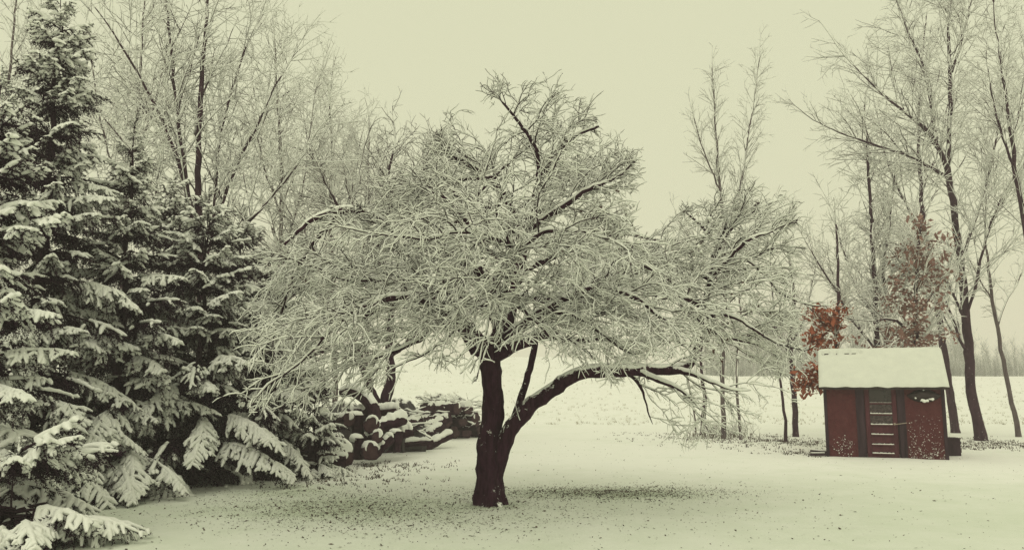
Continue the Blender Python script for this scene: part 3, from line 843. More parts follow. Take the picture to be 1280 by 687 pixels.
# trees on the left behind the spruces
GL = 'bare trees behind the spruces'
bare_tree('tall bare tree with many stems fanning up between the spruces and the fruit tree', 18,
  [[(252, 560, 0, .2), (250, 450, 0, .18), (252, 340, 0, .16), (250, 290, 0, .14), (247, 230, 0, .12), (249, 170, 0, .1), (251, 110, .1, .085), (256, 50, .2, .065), (262, -20, .3, .045), (266, -70, .3, .03)],
   [(250, 310, 0, .085), (236, 250, -.2, .078), (222, 200, -.3, .07), (203, 150, -.5, .06), (180, 105, -.7, .045), (150, 55, -.9, .035), (120, 10, -1, .022)],
   [(238, 260, -.2, .07), (220, 130, 0, .06), (214, 60, .2, .05), (205, -20, .4, .03)],
   [(258, 330, 0, .08), (266, 285, .2, .07), (285, 235, .4, .06), (305, 190, .5, .05), (325, 150, .6, .04), (350, 95, .8, .025)],
   [(266, 300, .2, .06), (270, 220, .4, .052), (280, 150, .6, .045), (300, 80, .7, .035), (325, 20, .8, .022)],
   [(244, 330, 0, .06), (215, 290, -.5, .05), (195, 240, -.7, .04), (165, 190, -.9, .03), (130, 150, -1.1, .02)],
   [(262, 340, .1, .06), (300, 290, -.3, .05), (335, 250, -.5, .038), (365, 215, -.7, .025)]],
  S_TALL, ASH, .017, GL, dens=(1.5, 2.2), frm=.42, up=.5, thin=.6, seed=31)
bare_tree('slim hazy bare tree right of the tallest fan-shaped tree', 24,
  [[(352, 560, 0, .14), (352, 430, 0, .13), (350, 330, 0, .11), (352, 250, 0, .09), (350, 170, .1, .07), (345, 100, .2, .05), (342, 30, .3, .03)],
   [(351, 320, 0, .06), (375, 250, .3, .05), (385, 180, .5, .035), (395, 110, .6, .02)],
   [(352, 270, 0, .05), (330, 210, -.3, .04), (318, 150, -.5, .025)]],
  S_TALL, PALE, .018, GL, dens=(2.2, 2.6), frm=.35, up=.5, thin=.6, seed=32)
bare_tree('shorter hazy bare tree rising over the left end of the fruit tree crown', 27,
  [[(420, 545, 0, .13), (418, 430, 0, .12), (415, 330, 0, .1), (412, 260, 0, .08), (415, 190, .1, .055), (412, 130, .2, .03)],
   [(415, 300, 0, .05), (440, 240, .3, .04), (450, 180, .5, .025)],
   [(413, 270, 0, .05), (392, 210, -.3, .04), (380, 150, -.5, .025)]],
  S_TALL, PALE, .018, GL, dens=(2.4, 2.8), frm=.3, up=.5, lenmul=.9, thin=.7, seed=33)
bare_tree('small frosted bare tree filling the gap just left of the apple crown top', 26,
  [[(458, 550, 0, .11), (458, 430, 0, .1), (460, 330, 0, .085), (462, 270, 0, .07), (460, 220, .1, .05), (462, 175, .2, .028)],
   [(460, 320, 0, .045), (482, 270, .3, .035), (495, 220, .5, .02)],
   [(460, 300, 0, .045), (438, 250, -.3, .035), (428, 200, -.5, .02)]],
  S_FINE, PALE, .02, GL, dens=(2.8, 3.2), frm=.3, up=.4, thin=.7, seed=36)
bare_tree('hazy bare tree at the far left edge behind the tall spruce', 22,
  [[(-30, 560, 0, .15), (-28, 400, 0, .13), (-15, 280, 0, .11), (-2, 200, 0, .09), (8, 120, .1, .07), (16, 50, .2, .05), (22, -30, .3, .03)],
   [(-5, 220, 0, .06), (20, 160, -.3, .05), (38, 100, -.5, .035), (48, 40, -.6, .02)]],
  S_TALL, PALE, .018, GL, dens=(1.8, 2.4), frm=.35, up=.5, thin=.6, seed=34)
bare_tree('bare tree whose crown fills the gap right of the tall spruce tip', 25,
  [[(150, 560, 0, .16), (150, 430, 0, .15), (155, 330, 0, .13), (160, 250, 0, .11), (168, 170, .1, .09), (175, 90, .2, .06), (180, 10, .3, .04), (184, -40, .3, .02)],
   [(158, 260, 0, .06), (135, 190, -.3, .05), (122, 130, -.5, .04), (112, 60, -.6, .025)],
   [(165, 200, 0, .06), (190, 140, .3, .05), (205, 80, .5, .035)]],
  S_TALL, PALE, .018, GL, dens=(2., 2.6), frm=.35, up=.5, thin=.6, seed=35)

# brush at the foot of the small trunks
def brush():
    S = dict(step=[.10, .09], trop=[(.3, -.2), (.1, -.2)], wig=[.16, .2], dens=[5, 0], **{'from': [.2, 0]}, ang=[(.4, 1.), (.4, 1.)], len=[.42, .2], r=[.008, .006], rmin=.005, tip=.4)
    for (px, Y, n, sx, sy, label) in ((905, 27.6, 130, .62, .35, 'low tangle of dry snowy brush around the pale straight trunk'),):
        g = base_at(px, Y); T = Tree(S)
        for i in range(n):
            p = (gauss(g[0], sx), gauss(g[1], sy), g[2] - .02)
            z = .13
            p2 = (p[0], p[1], g[2])
            T.twigs.append(([(p[0], p[1], g[2] - .03), (p[0] + gauss(0, .03), p[1], g[2] + .14)], [.009, .007]))
            T.grow((p[0], p[1], g[2] + .13), norm((gauss(0, .5), gauss(0, .5), 1)), uni(.15, .5), .008, 0)
        fr = frames(T.twigs)
        o = link('brush', np_mesh('brush', [tubes(T.twigs, 3, fr) + (0,), snow_tubes(T.twigs, .018, 3, fr, .2, .5) + (1,)], True, g), None, ('brush', 'snow'))
        o.location = g
        tag(o, label, 'brush')
    heap(S, 562, 27.3, 46, .55, (.8, 1.35), 'tangle of snowy cut branches heaped on top of the dark stack')
    heap(S, 470, 20.6, 34, .75, (.55, 1.15), 'tangle of snowy cut branches lying over the back of the firewood pile')

def heap(S, px, Y, count, spread, zr, label):
    g = base_at(px, Y); T = Tree(S)
    for i in range(count):
        a = uni(0, 6.28); p = (g[0] + gauss(0, spread), g[1] + gauss(0, .3), g[2] + uni(*zr))
        d = norm((math.cos(a), .4 * math.sin(a), uni(-.25, .5)))
        L = uni(.5, 1.3); n = 8
        pts = [(p[0] + d[0] * L * (k / n - .5), p[1] + d[1] * L * (k / n - .5), max(g[2] + .3, p[2] + d[2] * L * (k / n - .5) - .25 * (k / n - .5) ** 2 + gauss(0, .012))) for k in range(n + 1)]
        T.twigs.append((pts, [.02 * (1 - .6 * k / n) for k in range(n + 1)]))
        T.grow(pts[5], norm((d[0], d[1], d[2] + .3)), .4, .01, 1)
    fr = frames(T.twigs)
    o = link('brush', np_mesh('brush', [tubes(T.twigs, 4, fr) + (0,), snow_tubes(T.twigs, .03, 4, fr, .2, .5) + (1,)], True, g), None, ('old_bark', 'snow'))
    o.location = g
    tag(o, label, 'brush')
brush()

# ------------------------------------------------------------------ spruces
def spruce_branch(L, seed, sf=1.):
    """one bough along +x: twigs, needle blades and snow fingers as arrays"""
    rd = random.Random(seed)
    def pol(p, d, L, step, droop, wig=.05):
        n = max(2, int(L / step)); st = L / n; pts = [p]
        for i in range(n):
            d = norm((d[0] + rd.gauss(0, wig), d[1] + rd.gauss(0, wig), d[2] + rd.gauss(0, wig) - droop * st))
            p = (p[0] + d[0] * st, p[1] + d[1] * st, p[2] + d[2] * st); pts.append(p)
        return pts, d
    twigs = []; snowy = []; bare = []
    sp, _ = pol((0, 0, 0), norm((1, 0, .24)), L, .07, .52, .035)
    m = len(sp) - 1
    spr = [.018 * (1 - .75 * i / m) * (.5 + .5 * L) for i in range(m + 1)]
    bare.append((sp, spr))
    twigs.append(sp[int(m * .3):])
    cut = int(m * .34)
    if m - cut >= 2 and (sf > .5 or True):
        if sf < .5: cut = int(m * .6)
        snowy.append((sp[cut:], [.011 * (1 - .5 * i / (m - cut)) for i in range(m - cut + 1)]))
    for i in range(1, m + 1):
        t = i / m
        if t < .12: continue
        for side in (-1, 1):
            if rd.random() < .1: continue
            ll = (.09 + .31 * L ** .75 * (1 - t) ** .75 * min(1, t * 4)) * rd.uniform(.65, 1.2)
            a = R(rd.uniform(38, 66))
            d = norm((math.cos(a), side * math.sin(a), rd.uniform(-.5, .05)))
            lp, ld = pol(sp[i], d, ll, .06, rd.uniform(2.2, 4.8), .06)
            lr = [.010 - .006 * k / (len(lp) - 1) for k in range(len(lp))]
            bare.append((lp, [x * .6 for x in lr])); twigs.append(lp)
            if rd.random() < .9 * sf and t > .42 - .10 * sf: snowy.append((lp, lr))
            if ll > .16:
                for k in range(1, len(lp) - 1):
                    for s2 in (-1, 1):
                        if rd.random() < .25: continue
                        a2 = R(rd.uniform(30, 60)) * s2
                        dd = (ld[0] * math.cos(a2) - ld[1] * math.sin(a2), ld[0] * math.sin(a2) + ld[1] * math.cos(a2), rd.uniform(-.6, -.05))
                        fl = rd.uniform(.07, .15) * (1.2 - .5 * k / len(lp))
                        fp, _ = pol(lp[k], norm(dd), fl, .045, 2.2, .06)
                        twigs.append(fp)
                        if rd.random() < .66 * sf and t > .46 - .10 * sf: snowy.append((fp, [.009, ] + [.007] * (len(fp) - 2) + [.004]))
        # hanging curtain twigs under the bough
        for _q in range(2 if t < .9 else 0):
            if rd.random() < .35: continue
            hp, _ = pol(sp[i], norm((rd.uniform(.1, .6), rd.uniform(-.5, .5), -1)), rd.uniform(.16, .46) * min(1.2, L), .06, .6, .08)
            twigs.append(hp)
    # needle blades
    C, D = [], []
    for pts in twigs:
        for k in range(len(pts) - 1):
            a, b = pts[k], pts[k + 1]; ln = math.dist(a, b); d = norm((b[0] - a[0], b[1] - a[1], b[2] - a[2]))
            for q in range(max(1, int(ln / .008))):
                f = rd.random()
                C.append((a[0] + (b[0] - a[0]) * f, a[1] + (b[1] - a[1]) * f, a[2] + (b[2] - a[2]) * f)); D.append(d)
    C = np.array(C); D = np.array(D); rng = np.random.default_rng(seed); n = len(C)
    rv = rng.normal(0, 1, (n, 3)); rv -= (rv * D).sum(1)[:, None] * D; rv /= np.linalg.norm(rv, axis=1)[:, None]
    dirn = D * .62 + rv * .8
    wv = np.cross(dirn, rng.normal(0, 1, (n, 3))); wv /= np.linalg.norm(wv, axis=1)[:, None]
    ln = rng.uniform(.022, .040, n)[:, None]
    V = np.stack([C - wv * .006, C + wv * .006, C + dirn * ln], 1).reshape(-1, 3)
    nd = (V, np.arange(3 * n).reshape(-1, 3), 0)
    fb = frames(bare); bt = tubes(bare, 3, fb) + (1,)
    # snow fingers
    P, Rr, T, U, Vv, s, e = frames(snowy)
    k = 5; ang = np.arange(k) * 2 * math.pi / k + math.pi / 2
    amt = rng.uniform(.7, 1.4, len(P)); amt[e] *= .5; amt[s] *= .8
    rr = (Rr * 1.45 + .0165) * amt
    Cc = P + np.array([0, 0, 1.0]) * (.010 + rr * .35)[:, None]
    ring = Cc[:, None, :] + (rr * 1.12)[:, None, None] * np.cos(ang)[None, :, None] * U[:, None, :] + (rr * .85)[:, None, None] * np.sin(ang)[None, :, None] * Vv[:, None, :]
    sn = (ring.reshape(-1, 3), tube_faces(len(P), k, e), 2)
    return [nd, bt, sn]

BOUGHS = {}
for L in (.45, .85, 1.3, 1.8):
    BOUGHS[L] = [spruce_branch(L, int(L * 100) + i, (1., 1., .95, 1., .9, .2, .1, .05)[i]) for i in range(8)]

def spruce(label, px, Y, top_py, rad, seed, z0=.35, low=None, power=.74, dens=1., snowfac=.68, extra=()):
    rd = random.Random(seed)
    g = base_at(px, Y)
    lo = at(px, top_py, Y)
    H = lo[2]; root = empty('spruce_tree', g)
    tr = Tree({}); n = int(H / .25)
    pts = [(g[0] + .03 * math.sin(i * .9 + seed), g[1] + .03 * math.cos(i * 1.1), -.1 + (H + .1) * i / n) for i in range(n + 1)]
    rr = [max(.006, .017 * H * (1 - i / n) ** .9) for i in range(n + 1)]
    V, Fc = tubes([(pts, rr)], 10)
    link('trunk', np_mesh('trunk', [(V, Fc, 0)], True, g), root, ('spruce_bark',))
    ch = []
    z = z0
    def put(z, az, L, tilt, heavy=False):
        key = min(BOUGHS, key=lambda k: abs(k - L))
        tpl = BOUGHS[key][rd.choice((0, 1, 2, 3, 4)) if heavy or rd.random() < snowfac else rd.choice((5, 6, 7))]; sc = L / key
        scn = .5 + .5 * sc
        Mx = Matrix.Rotation(az, 4, 'Z') @ Matrix.Rotation(-tilt, 4, 'Y')
        A = np.array(Mx.to_3x3()) * sc
        if rd.random() < .5: A = A @ np.diag([1, -1, 1])
        o = np.array([g[0], g[1], z])
        for V, Fc, mi in tpl:
            ch.append((V @ A.T + o, Fc, mi))
    az0 = rd.uniform(0, 6)
    while z < H - .12:
        t = z / H
        Lm = rad * max(.0, (1 - t)) ** power + .08
        k = max(3, int(rd.choice((7, 8, 9, 9)) * dens)) if t < .9 else 4
        az0 += rd.uniform(.3, .9)
        for i in range(k):
            az = az0 + 2 * math.pi * i / k + rd.gauss(0, .16)
            L = Lm * rd.uniform(.6, 1.2)
            tilt = R(-14 + 44 * t ** 1.2 + rd.gauss(0, 6))
            if low and t < .25: tilt = R(low + rd.gauss(0, 5))
            put(z + rd.uniform(-.07, .07), az, L, tilt)
        for i in range(1 if t > .5 else 2):
            put(z + rd.uniform(.08, .2), rd.uniform(0, 6.28), Lm * rd.uniform(.4, .75), R(-10 + 40 * t))
        z += (.47 - .17 * t) * rd.uniform(.8, 1.2)
    put(H - .14, 0, .24, R(80)); put(H - .16, 2, .16, R(55)); put(H - .16, 4.2, .16, R(50))
    for (ez, eaz, eL, et) in extra: put(ez, R(eaz), eL, R(et), True)
    link('crown', np_mesh('crown', ch, True, g), root, ('needles', 'spruce_bark', 'snow_heavy'))
    tag(root, label, 'tree', 'snow-laden spruces along the left')
    return root

spruce('tallest spruce whose tip reaches the top of the picture at the left', 27, 12.2, -12, 2.0, 1, .45,
       extra=((1.5, -70, 2.0, -8), (1.15, -100, 2.1, -12), (.85, -60, 2.2, -10), (.6, -85, 2.2, -8), (.9, -35, 2.1, -12), (.5, -50, 2.0, -6), (.6, -115, 2., -8)))
spruce('nearest spruce cut by the left edge, its lowest bough heaped with snow', -52, 9.4, 95, 1.55, 2, .25, -16,
       extra=((.55, -25, 1.5, -10), (.5, -45, 1.45, -8), (.62, -5, 1.5, -12), (.45, -65, 1.4, -6)))
spruce('low young spruce bowed down under heavy snow in the bottom left corner', 14, 8.75, 560, 1.55, 9, .30, 6, .45, 1.7, .99)
spruce('mid-height spruce with a thin ragged tip just right of the tallest spruce', 138, 13.2, 150, 1.95, 3, .35, None, .95,
       extra=((.9, -80, 2.0, -12), (.6, -60, 2.0, -8), (.55, -105, 2.0, -8), (.7, -35, 1.9, -10), (1.3, -70, 1.9, -10)))
spruce('broad spruce with snowy boughs right of the mid-height one', 242, 14.2, 240, 2.05, 4, .3)
spruce('dense dark spruce between the mid-height one and the bare fan-shaped tree', 195, 15.5, 222, 2.0, 5, .35)
spruce('smaller spruce at the right end of the spruce row beside the firewood', 326, 15.4, 318, 1.8, 6, .25)
spruce('spruce half hidden at the back of the row just left of the bare fruit trees', 288, 17.4, 262, 2.1, 8, .3)
spruce('lowest young spruce drooping over the firewood ends', 392, 15.6, 468, 1.05, 7, .2)

# ------------------------------------------------------------------ far woods
def far_woods():
    S = dict(step=[1.0, .8], trop=[(.06, .04), (.05, .03)], wig=[.10, .14], dens=[1.1, 0], **{'from': [.1, 0]}, ang=[(.4, .9), (.4, .8)], len=[4.2, 1.9], r=[.07, .04], rmin=.03, tip=.3)
    temps = []
    for k in range(7):
        T = Tree(S); H = uni(11, 15)
        T.env = None
        P = [(gauss(0, .08) * i * .3, gauss(0, .08) * i * .3, H * i / 10) for i in range(11)]
        Rr = [.2 * (1 - i / 10.5) for i in range(11)]
        T.twigs.append((P, Rr))
        T.sprout(P, Rr, 4.0, .03, 1., None, .5, 0, .8, (.5, 1.0), .5)
        V1 = tubes(T.twigs, 3); V2 = snow_tubes(T.twigs, .045, 3)
        temps.append((V1, V2))
    ch = []
    def put(x, y, s, hz):
        V1, V2 = random.choice(temps); a = uni(0, 6.28)
        A = np.array(Matrix.Rotation(a, 3, 'Z')) * s
        o = np.array([x, y, ground_h(x, y) - .2])
        for m, (V, Fc) in enumerate((V1, V2)): ch.append((V @ A.T * np.array([1, 1, hz]) + o, Fc, m))
    n = 0
    while n < 430:
        x = uni(-140, 128); y = uni(118, 168); q = x / y
        if -.30 < q < .24: continue
        if q > .57: sc = uni(.30, .5)
        elif q > .24: sc = uni(.55, 1.0)
        else: sc = uni(.9, 1.3)
        if y < 128: sc *= .5
        put(x, y, sc, 1); n += 1
    for i in range(420):
        q = uni(.24, .68); y = uni(114, 122)
        put(q * y, y, uni(.12, .30), uni(.7, 1.))
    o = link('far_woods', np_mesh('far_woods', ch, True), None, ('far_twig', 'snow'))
    tag(o, 'hazy grey wood along the far side of the snowy field', 'woods', None, 'stuff')
far_woods()

# ------------------------------------------------------------------ firewood
def cyl(L, r, k=28, seed=0, bend=0., split=False, knob=True):
    """a log along +x centred at the origin: bark (0) and cut ends (1)"""
    rd = random.Random(seed); n = 14
    rings = []
    for i in range(n):
        t = i / (n - 1) - .5
        for j in range(k):
            a = 2 * math.pi * j / k
            rr = r * (1 +   .22 * mnoise.noise((t * 3 + seed, math.cos(a) * 1.4, math.sin(a) * 1.4)) + .16 * mnoise.noise((t * 9 + seed, math.cos(a) * 4, math.sin(a) * 4)) + .05 * rd.uniform(-1, 1))
            y, z = math.cos(a) * rr, math.sin(a) * rr
            if split and z > .12 * r: z = .12 * r + (z - .12 * r) * .15
            rings.append((t * L, y + bend * (t * t - .25) * 0, z))
    V = np.array(rings); Fc = tube_faces(n * k, k, [n - 1])[: (n - 1) * k]
    idx = np.arange(n - 1)
    j = np.arange(k); j2 = (j + 1) % k
    Fc = np.stack([idx[:, None] * k + j, idx[:, None] * k + j2, (idx[:, None] + 1) * k + j2, (idx[:, None] + 1) * k + j], -1).reshape(-1, 4)
    ends = []
    for row, xx in ((0, -.5 * L), (n - 1, .5 * L)):
        ring = V[row * k:(row + 1) * k]
        inner = ring * np.array([1, .88, .88]) ; inner[:, 0] = xx * 1.01
        c = np.array([[xx * 1.012, 0, 0]])
        VV = np.concatenate([ring, inner, c]);
        f4 = np.stack([j, j2, j2 + k, j + k], -1); f3 = np.stack([j + k, j2 + k, np.full(k, 2 * k)], -1)
        ends.append((VV, f4, 0)); ends.append((VV, f3, 1))
    return [(V, Fc, 0)] + ends

def log(label, p, az, el, L, r, seed, snow=.05, roll=0, rest=True, split=False, group=None):
    """p = centre of the log; az/el = direction of its axis"""
    Mx = Matrix.Rotation(R(az), 4, 'Z') @ Matrix.Rotation(-R(el), 4, 'Y') @ Matrix.Rotation(R(roll), 4, 'X')
    A = np.array(Mx.to_3x3())
    ch = [(V @ A.T, Fc, m) for V, Fc, m in cyl(L, r, 28, seed, 0, split or seed % 3 == 0)]
    o = link('log', np_mesh('log', ch, True), None, ('log_bark', 'cut_wood'))
    o.location = p
    tag(o, label, 'log', group or 'snow-topped firewood logs')
    if snow:
        rd = random.Random(seed + 50)
        if abs(el) < 55:
            n = 22
            pts = [(L * (i / (n - 1) - .5) * .98, rd.uniform(-.02, .02), 0) for i in range(n)]
            pts = [tuple(A @ np.array(q) + np.array([0, 0, r * .52])) for q in pts]
            P, _, T, U, Vv, s, e = frames([(pts, [r] * n)])
            k = 12; ang = np.arange(k) * 2 * math.pi / k
            t = np.array([max(.12, 1 + .75 * mnoise.noise((i * .28, seed * 3.1, 0)) + .3 * mnoise.noise((i * .9, seed * 1.7, 4))) for i in range(n)]); t[0] *= .75; t[-1] *= .75
            ru = r * .80 * t ** .5; rv = (r * .40 + snow) * t ** .8
            ring = P[:, None] + (ru[:, None] * np.cos(ang))[..., None] * U[:, None] + (rv[:, None] * np.sin(ang))[..., None] * Vv[:, None]
            V = ring.reshape(-1, 3); Fc = tube_faces(n, k, [n - 1])
            capf = np.concatenate([V, P[[0, -1]]]); jj = np.arange(k)
            F3 = np.concatenate([np.stack([jj, (jj + 1) % k, np.full(k, n * k)], -1), np.stack([jj + (n - 1) * k, (jj + 1) % k + (n - 1) * k, np.full(k, n * k + 1)], -1)])
            me = np_mesh('snow_cap', [(V, Fc, 0), (capf, F3, 0)], True)
        else:
            bm = bmesh.new(); bmesh.ops.create_uvsphere(bm, u_segments=16, v_segments=8, radius=1)
            for v in bm.verts:
                q = 1 + .18 * mnoise.noise((v.co.x * 2 + seed, v.co.y * 2, v.co.z * 2))
                v.co = Vector((v.co.x * r * .98 * q, v.co.y * r * .98 * q, v.co.z * (snow * 1.4) * q + L * .5 * abs(math.sin(R(el)))))
            me = bpy.data.meshes.new('snow_cap'); bm.to_mesh(me); bm.free()
            for f in me.polygons: f.use_smooth = True
        link('snow_cap', me, o, ('snow_heavy',))
    return o

def W(px, py, Y): return at(px, py, Y)
# (label, px, py, Y, az, el, length, radius, snow)
LOGS = [
 ('big round log under the spruce bough at the left end of the firewood', 424, 568, 16.6, -65, 4, .8, .22, .05),
 ('long dark log half buried under the spruce boughs left of the firewood', 392, 576, 16.0, 20, 2, 1.2, .17, .03),
 ('small dark log lying low behind the long half-buried one', 404, 562, 17.3, 12, 3, 1.0, .16, .05),
 ('upright chopped block with a thick snow hat at the upper left of the pile', 443, 532, 18.6, 10, 88, .50, .21, .07),
 ('round log showing its cut face towards the lawn at the top of the pile', 465, 531, 18.3, -82, 3, .7, .165, .06),
 ('long snow-covered log lying slanted across the top of the pile', 485, 530, 18.9, 35, 17, .85, .16, .07),
 ('squat block with snow hat standing at the front left of the pile', 445, 560, 17.9, 5, 86, .46, .16, .07),
 ('short log showing its cut face low in the middle of the pile', 461, 564, 17.8, -72, 2, .6, .18, .05),
 ('log leaning steeply with a white back at the front of the pile', 478, 557, 18.3, 40, 42, .55, .12, .055),
 ('dark chopped block at the right front corner of the pile', 494, 551, 18.7, 15, 87, .46, .15, .045),
 ('thin dark log squeezed in the middle of the pile', 466, 546, 18.2, -60, 4, .6, .13, .05),
 ('short snow-capped log behind the dark corner block', 500, 541, 19.4, 30, 10, .6, .14, .06),
 ('lowest of three snowy logs lying side by side right of the tarp', 545, 551, 22.5, 52, 16, 1.2, .14, .05),
 ('middle of three snowy logs lying side by side right of the tarp', 536, 542, 22.9, 50, 20, 1.2, .14, .06),
 ('top of three snowy logs lying side by side right of the tarp', 546, 530, 23.3, 50, 22, 1.0, .15, .07),
]
for i, (lab, a, b, Y, az, el, L, r, s) in enumerate(LOGS):
    log(lab, W(a, b, Y), az, el, L, r, i + 3, s)
MORE = [
 ('short dark log lying on top of the round cut-faced log', 454, 515, 19.3, 25, 6, .75, .14, .05),
 ('snow-capped log highest in the pile beside the forked trunk', 482, 513, 20.0, -30, 5, .8, .15, .06),
 ('dark log poking out of the left tarpaulin', 428, 526, 18.6, -55, 6, .8, .15, .05),
 ('dark log wedged between the tall tarpaulin and the pile', 510, 529, 20.6, 60, 9, .9, .13, .05),
 ('thin log lying at the foot of the tall tarpaulin', 520, 552, 21.4, 25, 2, .9, .11, .04),
 ('stubby log at the left front where the spruce boughs end', 420, 553, 17.3, -70, 5, .55, .16, .04),
]
for i, (lab, a, b, Y, az, el, L, r, sn) in enumerate(MORE):
    log(lab, W(a, b, Y), az, el, L, r, i + 71, sn)
# dark stack farther back
k = 0
STACK = ['lowest left', 'lowest second', 'lowest third', 'lowest right', 'middle left', 'middle centre', 'middle right', 'upper left', 'upper right']
for row, cnt in enumerate((4, 3, 2)):
    for c in range(cnt):
        px_ = 534 + (c + row * .5) * 16
        p = base_at(px_, 27.0 + c * .5)
        lab = STACK[k] + ' log of the dark stack farther back, ends towards the lawn'
        log(lab, (p[0], p[1], .19 + row * .39), -48 + uni(-8, 8), 1, 1.6, .21, 40 + k, .06 if row == 2 else (.03 if c in (0, cnt - 1) else 0), group='logs of the dark stack farther back')
        k += 1

def bent_log():
    Y = 18.9
    pts = [at(a, b, Y + c)[:3] + (r,) for a, b, c, r in [(427, 491, .5, .10), (440, 488, .35, .14), (452, 493, .2, .155), (462, 503, .05, .15), (468, 516, -.05, .145), (469, 530, -.1, .14)]]
    P, Rr = catmull(pts, .08)
    fr = frames([(P, Rr)])
    V, Fc = tubes([(P, Rr)], 14, fr)
    o = link('bent_log', np_mesh('bent_log', [(V, Fc, 0)], True, P[2]), None, ('log_bark',)); o.location = P[2]
    tag(o, 'thick bent log arching over the firewood with snow along its back', 'log')
    V, Fc = snow_tubes([(P, Rr)], .07, 8, fr, 0, .8, .7, 3, .45)
    link('snow_cap', np_mesh('snow_cap', [(V, Fc, 0)], True, P[2]), o, ('snow_heavy',))
bent_log()

def tarp(label, px, Y, w, d, h, rot, seed, fold=.08):
    g = base_at(px, Y)
    nu, nv = 56, 26; V = []
    for i in range(nu):
        a = 2 * math.pi * i / nu
        for j in range(nv):
            t = j / (nv - 1)              # 0 at the hem, 1 at the crest
            q = math.cos(t * math.pi / 2) ** .55
            cx, cy = math.copysign(abs(math.cos(a)) ** .7, math.cos(a)), math.copysign(abs(math.sin(a)) ** .7, math.sin(a))
            z = h * math.sin(t * math.pi / 2) ** .8
            f = 1 + fold * (1.1 - t) * math.sin(a * 11 + 5 * mnoise.noise((a, t * 2, seed))) + .22 * mnoise.noise((math.cos(a) * 1.5 + seed, math.sin(a) * 1.5, t * 2))
            z += .18 * h * mnoise.noise((cx * q * 2.2 + seed, cy * q * 2.2, 5)) + .05 * mnoise.noise((cx * q * 7, cy * q * 7, seed))
            V.append((cx * q * w * f, cy * q * d * f, max(z, -.02 if t > 0 else -.05) if t > .02 else -.05))
    i = np.arange(nu)[:, None]; j = np.arange(nv - 1)[None, :]; i2 = (i + 1) % nu
    Fc = np.stack([i * nv + j, i2 * nv + j, i2 * nv + j + 1, i * nv + j + 1], -1).reshape(-1, 4)
    o = link('tarpaulin', np_mesh('tarpaulin', [(np.array(V), Fc, 0)], True), None, ('tarp',))
    o.location = g; o.rotation_euler = (0, 0, R(rot))
    tag(o, label, 'tarpaulin', 'tarpaulins over the firewood')
tarp('low dark tarpaulin with loose folds behind the left end of the firewood', 428, 20.2, .66, .6, 1.25, 15, 1)
tarp('tall grey tarpaulin hanging in folds between the pile and the three logs', 499, 21.8, .50, .6, 1.3, 30, 5, .3)
tarp('snow-flecked tarpaulin covering the top of the dark stack', 556, 29.3, .95, .8, 1.35, 10, 9)

# ------------------------------------------------------------------ shed
def bx(bm, x0, x1, y0, y1, z0, z1):
    r = bmesh.ops.create_cube(bm, size=1)
    for v in r['verts']:
        v.co = Vector(((x0 + x1) / 2 + v.co.x * (x1 - x0), (y0 + y1) / 2 + v.co.y * (y1 - y0), (z0 + z1) / 2 + v.co.z * (z1 - z0)))
    return r['verts']

def bobj(name, bm, mats, parent, bevel=0., smooth=False, loc=None):
    if bevel:
        bmesh.ops.bevel(bm, geom=list(bm.edges), offset=bevel, segments=2, affect='EDGES', clamp_overlap=True)
    me = bpy.data.meshes.new(name); bm.to_mesh(me); bm.free()
    if smooth:
        for f in me.polygons: f.use_smooth = True
    o = link(name, me, parent, mats)
    if loc: o.location = loc
    return o

def panel_grid(bm, x0, x1, z0, z1, y, amp, seed, nx=40, nz=60, depth=.12):
    """rough plastered face with thickness behind it"""
    vs = {}
    for i in range(nx + 1):
        for j in range(nz + 1):
            x = x0 + (x1 - x0) * i / nx; z = z0 + (z1 - z0) * j / nz
            e = amp * (mnoise.noise((x * 3, z * 3, seed)) + .5 * mnoise.noise((x * 9, z * 9, seed)) + .3 * mnoise.noise((x * 22, z * 22, seed)))
            vs[i, j] = bm.verts.new((x, y - e, z))
    for i in range(nx):
        for j in range(nz): bm.faces.new((vs[i, j], vs[i + 1, j], vs[i + 1, j + 1], vs[i, j + 1]))
    # rim going back
    ring = [(i, 0) for i in range(nx + 1)] + [(nx, j) for j in range(1, nz + 1)] + [(i, nz) for i in range(nx - 1, -1, -1)] + [(0, j) for j in range(nz - 1, 0, -1)]
    bk = {}
    for q in ring:
        c = vs[q].co; bk[q] = bm.verts.new((c.x, y + depth, c.z))
    for a in range(len(ring)):
        p, q = ring[a], ring[(a + 1) % len(ring)]
        bm.faces.new((vs[q], vs[p], bk[p], bk[q]))

